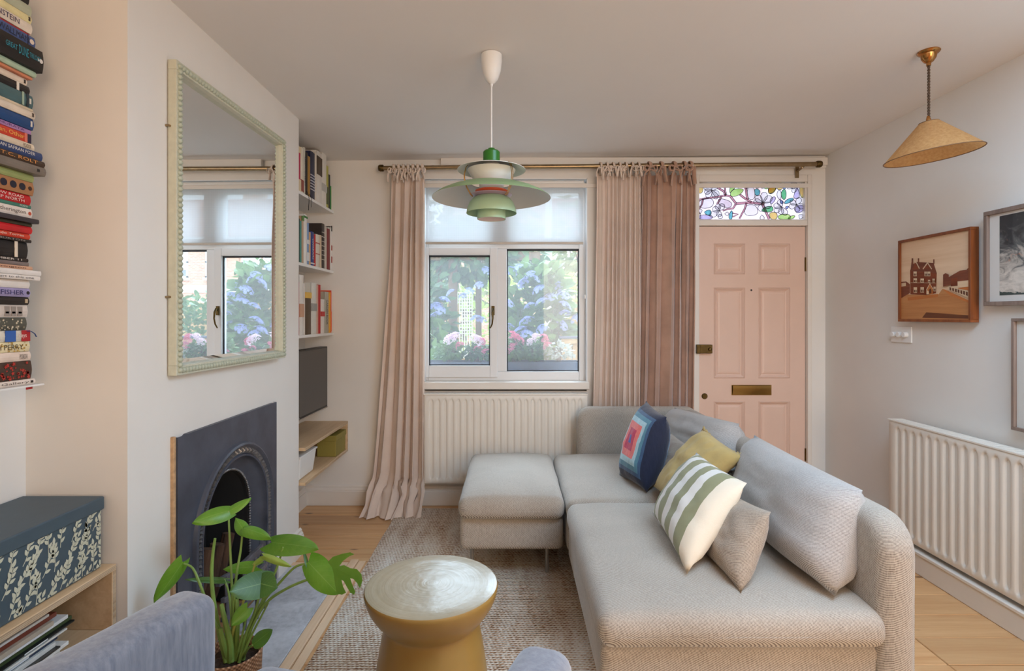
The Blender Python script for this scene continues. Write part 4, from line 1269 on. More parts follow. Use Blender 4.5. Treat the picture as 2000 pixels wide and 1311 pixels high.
st = thing('drum_stool', 'mustard painted round drum side table with window reflection coloured into its top', 'side table', (-0.262, 1.757, 0.012))
m, nt, out = nt_new('mustard_lacquer')
vec = coords(nt)
geo = nt.nodes.new('ShaderNodeTexCoord')
sp = nd(nt, 'SeparateXYZ', {0: geo.outputs['Object']})
dx_, dy_ = mth(nt, 'ADD', sp.outputs[0], 0.262), mth(nt, 'ADD', sp.outputs[1], -1.757)
rad = mth(nt, 'SQRT', mth(nt, 'ADD', mth(nt, 'MULTIPLY', dx_, dx_), mth(nt, 'MULTIPLY', dy_, dy_)))
rings = nz(nt, nd(nt, 'CombineXYZ', {0: mth(nt, 'MULTIPLY', rad, 90.0), 1: mth(nt, 'MULTIPLY', dx_, 2.0), 2: sp.outputs[2]}).outputs[0], 1.0, 3)
MUSTC = ramp(nt, nz(nt, vec, 5, 4), [(0.3, S(164, 126, 62)), (0.7, S(176, 138, 72))])
finish(nt, out, MUSTC, 0.36, 0, mth(nt, 'ADD', mth(nt, 'MULTIPLY', rings, 0.8), nz(nt, vec, 7, 3)), 0.12, 0.002, 0.5, 0, 0.15)
MUST = m
m, nt, out = nt_new('mustard_top_reflection')  # mustard greyed: the window's reflection is put into the top's colour
geo = nt.nodes.new('ShaderNodeTexCoord')
vec = geo.outputs['Object']
sp = nd(nt, 'SeparateXYZ', {0: vec})
dx_, dy_ = mth(nt, 'ADD', sp.outputs[0], 0.262), mth(nt, 'ADD', sp.outputs[1], -1.757)
rad = mth(nt, 'SQRT', mth(nt, 'ADD', mth(nt, 'MULTIPLY', dx_, dx_), mth(nt, 'MULTIPLY', dy_, dy_)))
rings = nz(nt, nd(nt, 'CombineXYZ', {0: mth(nt, 'MULTIPLY', rad, 110.0), 1: mth(nt, 'MULTIPLY', dx_, 2.0), 2: mth(nt, 'MULTIPLY', dy_, 2.0)}).outputs[0], 1.0, 4)
cc = ramp(nt, mth(nt, 'ADD', mth(nt, 'MULTIPLY', rings, 0.5), mth(nt, 'MULTIPLY', nz(nt, vec, 6, 4), 0.5)), [(0.3, S(164, 150, 122)), (0.7, S(186, 174, 150))])
finish(nt, out, cc, 0.25, 0, mth(nt, 'ADD', mth(nt, 'MULTIPLY', rings, 0.6), mth(nt, 'MULTIPLY', nz(nt, vec, 9, 3), 3.0)), 0.3, 0.004, 0.6, 0, 0)
TOPM = m
cst = (-0.262, 1.757, 0)
MB().lathe([(0.0, 0.452), (0.150, 0.4515), (0.205, 0.451), (0.2125, 0.4490)], cst, 72).build('top', TOPM, st, smooth=True)
MB().lathe([(0.2125, 0.4490), (0.2155, 0.4445), (0.2150, 0.436), (0.2115, 0.420), (0.2010, 0.395), (0.184, 0.368), (0.166, 0.347), (0.1555, 0.3365), (0.1525, 0.331), (0.1535, 0.324), (0.158, 0.300), (0.168, 0.245), (0.178, 0.18), (0.187, 0.11), (0.195, 0.04), (0.197, 0.013), (0.0, 0.013)], cst, 72).build('body', MUST, st, smooth=True)

# ---- armchair in the foreground (only its arms and seat corner reach the frame)
VELV = 'grey_blue_velvet'
m, nt, out = nt_new(VELV)
vec = coords(nt)
st1 = nz(nt, nd(nt, 'Mapping', {'Vector': vec, 'Scale': (40, 40, 5), 'Rotation': (0.2, 0.5, 0)}).outputs[0], 2.2, 4, 0.65)
st2 = nz(nt, vec, 5, 4)
f = mth(nt, 'ADD', mth(nt, 'MULTIPLY', st1, 0.65), mth(nt, 'MULTIPLY', st2, 0.35))
finish(nt, out, ramp(nt, f, [(0.3, S(104, 110, 124)), (0.7, S(148, 152, 162))]), 0.85, 0, f, 0.25, 0.004, 0.2, 0.55)
VEL = m
fwd, rgt = V((0.31, 0.95, 0)).normalized(), V((0.95, -0.31, 0)).normalized()
org = V((-0.648, 1.205, 0))                 # inner front foot of the left arm
MC = Matrix(((rgt.x, fwd.x, 0, org.x), (rgt.y, fwd.y, 0, org.y), (0, 0, 1, 0), (0, 0, 0, 1)))
ac = thing('armchair', 'grey blue velvet armchair with slim rounded arms, seen from behind', 'armchair', tuple(MC @ V((0.34, -0.35, 0))))
def sagarm(p):
    q = V(p)
    q.z += 0.006 * mnoise.noise(V((p.x * 9, p.y * 14, p.z * 6)))
    q.x += 0.006 * mnoise.noise(V((p.x * 5 + 7, p.y * 9, p.z * 9)))
    if p.z > 0.6: q.z -= max(0.0, p.y + 0.10) * 0.10
    return q
for xa, xb, yf_ in ((-0.112, 0.0, 0.0), (0.68, 0.79, 0.05)):
    mb = MB()
    mb.rbox(xa, xb, -0.80, yf_, 0.10, 0.718, 0.038, sagarm, M=MC, mid=10)
    mb.build('arm', VEL, ac, smooth='full')
mb = MB(); mb.rbox(0.005, 0.675, -0.66, 0.115, 0.30, 0.492, 0.045, lambda p: p + V((0, 0, 0.015 * (1 - ((p.x - .34) / .34) ** 2) if p.z > .4 else 0)), M=MC)
mb.build('seat_cushion', VEL, ac, smooth='full')
mb = MB(); mb.rbox(0.0, 0.68, -0.70, 0.03, 0.12, 0.30, 0.03, M=MC)
mb.build('seat_base', VEL, ac, smooth='full')
mb = MB(); mb.rbox(-0.10, 0.78, -0.93, -0.70, 0.14, 0.86, 0.07, M=MC)
mb.build('backrest', VEL, ac, smooth='full')
for lx, ly in ((-0.03, -0.06), (0.71, -0.06), (-0.03, -0.82), (0.71, -0.82)):
    MB().tube([MC @ V((lx, ly, 0.014 if ly > -.5 and lx > .5 else 0.014)), MC @ V((lx, ly, 0.13))], [0.014, 0.02], 10).build('leg', wood('dark_leg', S(90, 60, 40), S(60, 40, 26), 2), ac)

# ---- plant
pl = thing('potted_plant', 'leafy green split leaf houseplant in a woven brown basket pot', 'plant', (-0.885, 1.70, 0.015))
pc = V((-0.885, 1.70, 0))
m, nt, out = nt_new('woven_basket')
g = nt.nodes.new('ShaderNodeTexCoord')
s = nd(nt, 'SeparateXYZ', {0: g.outputs['Object']})
w1_ = mth(nt, 'SINE', mth(nt, 'MULTIPLY', s.outputs[2], 480.0))
w2_ = mth(nt, 'SINE', mth(nt, 'MULTIPLY', mth(nt, 'ADD', s.outputs[0], s.outputs[1]), 330.0))
f = mth(nt, 'ADD', mth(nt, 'MULTIPLY_ADD', mth(nt, 'MULTIPLY', w1_, w2_), 0.25, 0.25), mth(nt, 'MULTIPLY', nz(nt, g.outputs['Object'], 40, 3), 0.5))
finish(nt, out, ramp(nt, f, [(0.25, S(96, 62, 40)), (0.6, S(164, 116, 78)), (0.8, S(204, 172, 140))]), 0.7, 0, f, 0.6, 0.004)
BASK = m
MB().lathe([(0.0, 0.016), (0.066, 0.016), (0.074, 0.06), (0.084, 0.16), (0.088, 0.252), (0.090, 0.262), (0.086, 0.266), (0.080, 0.258), (0.078, 0.22)], tuple(pc), 40).build('pot', BASK, pl, smooth=True)
def soilf(u, v):
    r_, a = 0.079 * v, 2 * math.pi * u
    return pc + V((r_ * math.cos(a), r_ * math.sin(a), 0.232 + 0.014 * mnoise.noise(V((r_ * math.cos(a) * 60, r_ * math.sin(a) * 60, 0)))))
MB().grid(30, 10, soilf).build('soil', mat('potting_soil', S(52, 36, 26), 0.95, var=0.5, vs=120, bump=0.8, bs=160), pl, smooth=True)
def leafmat(name, a, b, edge=None):
    m, nt, out = nt_new(name)
    tc = nt.nodes.new('ShaderNodeTexCoord')
    s = nd(nt, 'SeparateXYZ', {0: tc.outputs['UV']})
    n = nz(nt, tc.outputs['Object'], 14, 3)
    c = ramp(nt, n, [(0.3, a), (0.7, b)])
    ax = mth(nt, 'ABSOLUTE', mth(nt, 'MULTIPLY_ADD', s.outputs[0], 2.0, -1.0))
    vein = mth(nt, 'SINE', mth(nt, 'MULTIPLY', mth(nt, 'ADD', s.outputs[1], mth(nt, 'MULTIPLY', ax, -0.35)), 46.0))
    rib = mth(nt, 'LESS_THAN', ax, 0.03)
    vv = mth(nt, 'MAXIMUM', mth(nt, 'MULTIPLY', mth(nt, 'GREATER_THAN', vein, 0.95), 0.1), mth(nt, 'MULTIPLY', rib, 0.35))
    c = mix(nt, vv, c, S(176, 208, 120))
    p = nd(nt, 'BsdfPrincipled', {'Base Color': c, 'Roughness': 0.34, 'Specular IOR Level': 0.5})
    tl = nd(nt, 'BsdfTranslucent', {'Color': mix(nt, 0.5, c, S(140, 200, 40))})
    nt.links.new(nd(nt, 'MixShader', {0: 0.32, 1: p.outputs[0], 2: tl.outputs[0]}).outputs[0], out.inputs[0])
    return m
LG = leafmat('plant_leaf_green', S(96, 150, 46), S(124, 172, 62))
LD = leafmat('plant_leaf_dark', S(58, 96, 42), S(78, 118, 52))
LY = leafmat('plant_leaf_yellow', S(150, 176, 70), S(178, 196, 96))
STEM = mat('plant_stem', S(126, 156, 76), 0.45, var=0.15, vs=14)
def leaf(b, t, wid, face, m=LG, cup=0.15, droop=0.1, lobe=0.22, name='leaf'):
    """heart-shaped leaf from base b to tip t, half width wid, blade normal near face"""
    b, t, face = V(b), V(t), V(face)
    ax = t - b
    L = ax.length
    ax.normalize()
    sd = ax.cross(face).normalized()
    nn = sd.cross(ax).normalized()
    def fn(u, v):
        sx = 2 * u - 1
        w_ = math.sin(math.pi * min(1.0, (0.10 + 0.90 * v)) ** 0.82) ** 0.72 if v < 1 else 0
        yl = L * (v - lobe * abs(sx) ** 1.2 * (1 - v) ** 2)
        return b + ax * yl + sd * (sx * wid * w_) + nn * (-cup * wid * sx * sx - droop * L * v * v)
    mb = MB()
    mb.grid(10, 14, fn, uv=True)
    return mb.build(name, m, pl, smooth='full')
def petiole(pts, r0=0.0055, r1=0.003, m=STEM):
    pts = [V(p) for p in pts]
    fine = []
    n = len(pts)
    for i in range(n - 1):                  # catmull-rom
        p0, p1, p2, p3 = pts[max(i - 1, 0)], pts[i], pts[i + 1], pts[min(i + 2, n - 1)]
        for k in range(6):
            t = k / 6
            fine.append(0.5 * ((2 * p1) + (p2 - p0) * t + (2 * p0 - 5 * p1 + 4 * p2 - p3) * t * t + (3 * p1 - p0 - 3 * p2 + p3) * t ** 3))
    fine.append(pts[-1])
    k = len(fine)
    MB().tube(fine, [r1 + (r0 - r1) * i / (k - 1) for i in range(k)], 8).build('petiole', m, pl, smooth=True)
B0 = lambda px, y=1.70: V((P(px, 1275, y).x, y + 0.01 * math.sin(px), 0.235))
petiole([P(446, 998, 1.80), P(449, 1060, 1.78), P(453, 1150, 1.74), P(455, 1220, 1.72), B0(457)])
leaf(P(446, 998, 1.80), P(378, 1016, 1.72), 0.030, (0.15, -0.75, 0.65), LG, 0.3, 0.12)
leaf(P(446, 1000, 1.80), P(491, 973, 1.84), 0.017, (0.2, -0.7, 0.7), LG, 0.3, -0.05)
petiole([P(474, 1034, 1.76), P(470, 1075, 1.75), P(461, 1130, 1.73), P(455, 1210, 1.71), B0(452)])
leaf(P(476, 1036, 1.76), P(459, 1009, 1.79), 0.020, (0.5, -0.8, 0.3), LG, 0.5, 0.1)
leaf(P(476, 1032, 1.76), P(522, 1042, 1.72), 0.022, (0.1, -0.6, 0.8), LG, 0.5, 0.2)
petiole([P(553, 1069, 1.72), P(544, 1100, 1.72), P(530, 1135, 1.71), P(505, 1190, 1.70), P(482, 1240, 1.70), B0(470)])
leaf(P(530, 1060, 1.80), P(614, 1066, 1.62), 0.040, (-0.1, -0.62, 0.78), LG, 0.15, 0.05)
petiole([P(599, 1101, 1.66), P(575, 1109, 1.67), P(545, 1140, 1.68), P(515, 1175, 1.69), P(490, 1230, 1.70), B0(474)])
leaf(P(602, 1098, 1.66), P(659, 1160, 1.56), 0.042, (-0.45, -0.75, 0.5), LG, 0.12, 0.03, 0.1)
leaf(P(601, 1104, 1.66), P(594, 1073, 1.68), 0.008, (0.9, -0.4, 0.1), LD, 0.3, 0.0)
petiole([P(640, 1122, 1.63), P(605, 1131, 1.64), P(560, 1150, 1.66), P(520, 1178, 1.68), P(492, 1225, 1.69), B0(466)], 0.005, 0.0035)
# split leaf
cut = [(640, 1098), (650, 1088), (668, 1082), (684, 1079), (692, 1083), (682, 1087), (670, 1096), (663, 1106), (672, 1104), (684, 1110), (697, 1112), (706, 1122), (708, 1134), (703, 1150), (698, 1140), (690, 1131), (684, 1130), (688, 1142), (694, 1156), (692, 1162), (684, 1158), (677, 1146), (671, 1135), (667, 1133), (670, 1146), (676, 1158), (668, 1162), (658, 1160), (654, 1140), (652, 1122), (648, 1108)]
cut = [P(a, b, 1.60 - 0.0009 * (a - 640) + 0.0005 * (1120 - b)) for a, b in cut]
MB().poly(cut, (0.0002, -0.0006, 0.0003)).build('leaf', leafmat('plant_leaf_split', S(110, 160, 54), S(134, 180, 72)), pl)
petiole([P(498, 1102, 1.71), P(488, 1135, 1.71), P(474, 1180, 1.71), P(455, 1235, 1.70), B0(444)], 0.005, 0.003, mat('plant_stem_yellow', S(168, 168, 84), 0.5, var=0.15, vs=14))
leaf(P(496, 1104, 1.71), P(520, 1086, 1.69), 0.009, (0.2, -0.9, 0.2), LY, 0.8, -0.05)
leaf(P(515, 1086, 1.69), P(563, 1104, 1.64), 0.011, (0.2, -0.8, 0.5), LY, 0.8, 0.1)
leaf(P(512, 1140, 1.62), P(449, 1156, 1.55), 0.040, (0.2, -0.80, 0.55), LD, 0.06, 0.02, 0.5)
leaf(P(505, 1139, 1.62), P(539, 1148, 1.60), 0.036, (0.0, -0.8, 0.55), LD, 0.06, 0.02, 0.2)
petiole([P(508, 1142, 1.625), P(506, 1165, 1.65), P(496, 1200, 1.68), P(478, 1245, 1.69), B0(468)])
leaf(P(500, 1107, 1.80), P(435, 1112, 1.80), 0.020, (0.1, -0.85, 0.5), LG, 0.2, 0.0)
leaf(P(441, 1133, 1.78), P(363, 1129, 1.70), 0.014, (0.1, -0.45, 0.9), LD, 0.2, 0.04)
petiole([P(438, 1132, 1.78), P(447, 1160, 1.76), P(452, 1210, 1.73), B0(454)], 0.004, 0.003)
petiole([P(359, 1101, 1.70), P(376, 1110, 1.70), P(390, 1140, 1.69), P(412, 1200, 1.69), P(436, 1250, 1.69), B0(446)])
leaf(P(357, 1098, 1.70), P(301, 1181, 1.66), 0.026, (0.75, -0.6, 0.25), LG, 0.35, 0.05, 0.12)
petiole([P(420, 1052, 1.72), P(415, 1090, 1.72), P(414, 1143, 1.71), P(425, 1220, 1.70), B0(445)], 0.008, 0.004)
leaf(P(483, 1188, 1.66), P(452, 1222, 1.62), 0.022, (0.2, -0.85, 0.4), LG, 0.3, 0.05)
petiole([P(483, 1190, 1.66), P(478, 1220, 1.68), B0(462)], 0.004, 0.003)
leaf(P(494, 1260, 1.64), P(526, 1234, 1.60), 0.022, (0.1, -0.85, 0.4), LD, 0.3, 0.05, 0.1)
petiole([P(494, 1260, 1.64), P(484, 1268, 1.67), B0(472)], 0.004, 0.003)
petiole([P(432, 1180, 1.70), P(440, 1215, 1.69), P(449, 1255, 1.69), B0(452)], 0.012, 0.006)
petiole([P(430, 1228, 1.68), P(436, 1255, 1.68), B0(446)], 0.010, 0.007)
petiole([P(524, 1178, 1.68), P(510, 1205, 1.69), P(492, 1240, 1.69), B0(470)], 0.004, 0.0025)
petiole([P(462, 1170, 1.72), P(464, 1205, 1.71), P(462, 1245, 1.71), B0(459)], 0.010, 0.006)

# ================================================================== SOFA
TW_ = twill('sofa_twill', S(206, 196, 182), S(120, 106, 96))
SX0, SX1 = 0.272, 1.222
so = thing('corner_sofa', 'grey beige twill corner sofa with low rounded backrests', 'sofa', (0.85, 2.6, 0.012))
def crown(cx, cy, hx, hy, amt, zc_, sag=0.0):
    def fn(p):
        q = V(p)
        u, v = (p.x - cx) / hx, (p.y - cy) / hy
        k = (1 - min(1, u * u)) * (1 - min(1, v * v))
        if p.z > zc_: q.z += amt * k ** 0.6 + 0.006 * mnoise.noise(V((p.x * 6, p.y * 6, 2)))
        if p.z < zc_: q.z += sag
        q.x += 0.004 * mnoise.noise(V((p.y * 6, p.z * 7, 5)))
        q.y += 0.004 * mnoise.noise(V((p.x * 6, p.z * 7, 9)))
        return q
    return fn
def seat_unit(par, x0, x1, y0, y1):
    mb = MB(); mb.rbox(x0, x1, y0 + 0.02, y1, 0.155, 0.325, 0.03); mb.build('seat_base', TW_, par, smooth='full')
def seat_pad(par, x0, x1, y0, y1, z0=0.318, z1=0.425, cr=0.035):
    mb = MB()
    mb.rbox(x0, x1, y0, y1, z0, z1, 0.045, crown((x0 + x1) / 2, (y0 + y1) / 2, (x1 - x0) / 2, (y1 - y0) / 2, cr, z0 + 0.05), mid=14)
    mb.build('seat_cushion', TW_, par, smooth='full')
def feet(par, x0, x1, y0, y1, zb=0.0125):
    fm = mat('pale_steel_leg', S(150, 146, 140), 0.45, 0.6)
    for x_, y_ in ((x0, y0), (x1, y0), (x0, y1), (x1, y1)):
        MB().tube([(x_, y_, 0.0128), (x_, y_, 0.158)], 0.010, 8).build('leg', fm, par)
seat_unit(so, SX0, 1.19, 1.615, 2.61); seat_unit(so, SX0, 1.19, 2.625, 3.56)
seat_pad(so, SX0 - 0.012, 1.135, 1.60, 2.60)
seat_pad(so, SX0 - 0.005, 1.135, 2.60, 3.52)
feet(so, 0.33, 0.93, 1.72, 2.50); feet(so, 0.33, 0.93, 2.74, 3.44)
# right backrest (runs away from the camera) and rear backrest
mb = MB()
slab_round(mb, lambda u, v, d: V((1.105 + d + 0.012 * v, 1.60 + u, 0.14 + v)), 2.03, 0.575, (0.03, 0.03, 0.12, 0.12), 0.115, 0.05)
mb.build('backrest', TW_, so, smooth=True, angle=60)
mb = MB()
slab_round(mb, lambda u, v, d: V((0.43 + u, 3.625 - d, 0.14 + v)), 0.80, 0.588, (0.03, 0.03, 0.08, 0.09), 0.11, 0.045)
mb.build('backrest', TW_, so, smooth=True, angle=60)
fs = thing('footstool', 'grey beige twill footstool placed against the sofa left end', 'footstool', (0, 3.1, 0.012))
seat_unit(fs, -0.262, 0.258, 2.66, 3.54); seat_pad(fs, -0.268, 0.262, 2.635, 3.53, cr=0.042)
feet(fs, -0.205, 0.18, 2.76, 3.44)

# ---- cushions
def pillow(mb, TL, TR, BR, BL, thick, n=22, pinch=0.06, seed=0, asym=0.5, wr=0.006, pw=2.6, ex=0.55):
    TL, TR, BR, BL = map(V, (TL, TR, BR, BL))
    nrm = ((TR - TL).cross(BL - TL) + (BR - BL).cross(BL - TL)).normalized()
    def pt(u, v, side):
        a, b = 2 * u - 1, 2 * v - 1
        up = 0.5 + 0.5 * a * (1 - pinch * (1 - b * b) * abs(a) ** 3)
        vp = 0.5 + 0.5 * b * (1 - pinch * (1 - a * a) * abs(b) ** 3)
        p = TL.lerp(TR, up).lerp(BL.lerp(BR, up), vp)
        prof = max(0.0, (1 - abs(a) ** pw)) ** ex * max(0.0, (1 - abs(b) ** pw)) ** ex
        ear = 0.5 + 0.5 * min(1.0, 2.2 * (2 - abs(a) - abs(b)))
        d = thick * (asym if side > 0 else 1 - asym) * prof * ear
        w_ = wr * (mnoise.noise(V((u * 6 + seed, v * 6, side * 3))) + 0.5 * mnoise.noise(V((u * 14, v * 14 + seed, side)))) * (0.3 + prof)
        return p + nrm * (side * (d + w_))
    o = len(mb.v)
    mb.grid(n, n, lambda u, v: pt(u, v, 1), uv=True)
    k = len(mb.f)
    mb.grid(n, n, lambda u, v: pt(u, v, -1), uv=True)
    for i in range(k, len(mb.f)):
        mb.f[i] = tuple(reversed(mb.f[i]))
    # weld the rim
    off = (n + 1) ** 2
    rim = {}
    for j in range(n + 1):
        for i in range(n + 1):
            if i in (0, n) or j in (0, n):
                a = o + j * (n + 1) + i
                rim[a + off] = a
                mb.v[a] = (mb.v[a] + mb.v[a + off]) / 2
    mb.f = [tuple(rim.get(q, q) for q in f_) for f_ in mb.f]
    return nrm
def cushion(name, label, corners, thick, m, **kw):
    mb = MB()
    pillow(mb, *corners, thick, **kw)
    o = mb.build(name, m, smooth='full')
    tag(o, label, 'cushion')
    return o
TWL = twill('cushion_twill', S(204, 198, 192), S(140, 132, 128), 0.0058, 0.5)
TWB = twill('cushion_twill_brown', S(196, 180, 162), S(116, 98, 84), 0.0056, 0.5)
# big back cushions against the right backrest
cushion('back_cushion', 'large grey twill back cushion nearest the front right of the sofa', [(1.10, 2.44, 0.785), (1.135, 1.74, 0.760), (1.00, 1.665, 0.455), (0.97, 2.36, 0.455)], 0.25, TWL, seed=3, pinch=0.02, asym=0.55, pw=3.6, ex=0.45, wr=0.006)
cushion('back_cushion', 'grey twill back cushion leaning in the far sofa corner', [P(1318, 796, 3.42), P(1444, 828, 2.72), P(1430, 925, 2.60), P(1296, 885, 3.36)], 0.24, TWL, seed=8, pinch=0.02, asym=0.5, pw=3.4, ex=0.45, wr=0.010)
cushion('scatter_cushion', 'brown twill cushion propped behind the striped cushion', [P(1415, 955, 2.12), P(1506, 1000, 1.80), P(1447, 1159, 1.70), P(1378, 1085, 1.98)], 0.13, TWB, seed=5, asym=0.5)
cushion('scatter_cushion', 'taupe twill cushion between the blue and mustard cushions', [P(1310, 845, 3.05), P(1362, 880, 2.72), P(1322, 945, 2.60), P(1268, 945, 2.92)], 0.12, TWB, seed=6)
# mustard
MUSC = cloth('mustard_linen', S(190, 164, 106), 0.14, wrinkle=0.8)
cu = cushion('scatter_cushion', 'mustard linen cushion with gathered edge behind the striped one', [P(1374, 836, 2.62), P(1454, 892, 2.30), P(1322, 1000, 2.36), P(1276, 950, 2.66)], 0.14, MUSC, seed=9, pinch=0.05, wr=0.010)
fl_ = MB()
a_, b_ = P(1372, 838, 2.612), P(1453, 893, 2.295)
for k in range(44):
    p = a_.lerp(b_, k / 44) + V((0, 0, 0.004 * math.sin(k * 1.9) - 0.03 * math.sin(math.pi * k / 44)))
    q = a_.lerp(b_, (k + 1) / 44) + V((0, 0, 0.004 * math.sin((k + 1) * 1.9) - 0.03 * math.sin(math.pi * (k + 1) / 44)))
    up = V((0.004, -0.002, 0.014))
    fl_.add([p - up * .4, q - up * .4, q + up, p + up], [(0, 1, 2, 3)])
fl_.build('frill', MUSC, cu, smooth='full', solid=0.002)
# striped
m, nt, out = nt_new('striped_cotton')
tc = nt.nodes.new('ShaderNodeTexCoord')
s = nd(nt, 'SeparateXYZ', {0: tc.outputs['UV']})
grn, wht = S(148, 146, 112), S(226, 220, 212)
stops = [(0.0, wht), (0.03, grn), (0.12, wht), (0.24, grn), (0.35, wht), (0.47, grn), (0.60, wht)]
stops = [(0.0, wht), (0.08, grn), (0.18, wht), (0.29, grn), (0.40, wht), (0.51, grn), (0.62, wht), (0.72, grn), (0.85, S(232, 218, 196))]
c = ramp(nt, s.outputs[0], stops, 'CONSTANT')
hh = mth(nt, 'ADD', mth(nt, 'MULTIPLY', nz(nt, tc.outputs['Object'], 500, 1), 0.3), mth(nt, 'MULTIPLY', nz(nt, tc.outputs['Object'], 16, 4), 2.5))
finish(nt, out, c, 0.9, 0, hh, 0.3, 0.003, 0.15, 0.2)
cushion('scatter_cushion', 'white cushion with wide olive green stripes on the sofa seat', [P(1360, 884, 2.34), P(1459, 944, 1.93), P(1342, 1122, 1.79), P(1274, 1002, 2.28)], 0.15, m, seed=2, pinch=0.05)
# blue concentric patchwork
m, nt, out = nt_new('patchwork_linen')
tc = nt.nodes.new('ShaderNodeTexCoord')
s = nd(nt, 'SeparateXYZ', {0: tc.outputs['UV']})
au = mth(nt, 'ABSOLUTE', mth(nt, 'MULTIPLY_ADD', s.outputs[0], 2.0, -1.0))
av = mth(nt, 'ABSOLUTE', mth(nt, 'MULTIPLY_ADD', s.outputs[1], 2.0, -1.0))
dd = mth(nt, 'MAXIMUM', au, av)
n = nz(nt, coords(nt, 'Object', (120, 120, 20)), 1, 3)
c = ramp(nt, dd, [(0, S(70, 90, 170)), (0.10, S(200, 60, 92)), (0.27, S(236, 124, 118)), (0.44, S(176, 206, 214)), (0.58, S(96, 142, 160)), (0.70, S(72, 98, 130)), (0.80, S(46, 50, 70))], 'CONSTANT')
c = mix(nt, 0.5, c, ramp(nt, n, [(0.3, (0.6, 0.6, 0.62, 1)), (0.7, (1, 1, 1, 1))]), 'MULTIPLY')
finish(nt, out, c, 0.9, 0, n, 0.4, 0.003, 0.15, 0.3)
cushion('scatter_cushion', 'blue patchwork cushion with pink centre square standing upright', [P(1262, 783, 3.06), P(1302, 815, 2.74), P(1264, 962, 2.66), P(1209, 930, 2.94)], 0.20, m, seed=4, pinch=0.05, asym=0.55)
# ================================================================== WINDOW DRESSING
YR = 3.70
def rodz(x): return CZ + (620 - (328.5 - (x + 0.90) * 2.6)) * YR / F
rod = thing('curtain_rod', 'long antique brass curtain rod above window and front door', 'curtain rod', (0.6, YR, rodz(0.6) - 0.02))
xa, xb = -0.888, 2.10
MB().tube([(xa, YR, rodz(xa)), (xb, YR, rodz(xb))], 0.0155, 14).build('pole', BRASS, rod, smooth=True)
for x_, d in ((xa, -1), (xb, 1)):
    MB().lathe([(0, 0), (0.021, 0), (0.023, 0.004), (0.023, 0.026), (0.019, 0.030), (0.019, 0.034), (0, 0.034)], (x_ - 0.004 * d, YR, rodz(x_)), 20, M=Matrix.Rotation(d * math.pi / 2, 3, 'Y')).build('finial', DARKBRASS, rod, smooth=True)
for x_ in (-0.74, 0.62, 2.00):
    b = MB()
    b.tube([(x_, YR, rodz(x_)), (x_, YR, rodz(x_) - 0.022), (x_, YB - 0.02, rodz(x_) - 0.03)], 0.007, 8)
    b.tube([(x_ + 0.018 * math.cos(t), YR + 0.0, rodz(x_) + 0.018 * math.sin(t)) for t in [k * math.pi / 6 for k in range(6, 13)]], 0.005, 6)
    b.box(x_ - 0.012, x_ + 0.012, YB - 0.022, YB - 0.014, rodz(x_) - 0.075, rodz(x_) + 0.01)
    b.build('bracket', BRASS, rod)

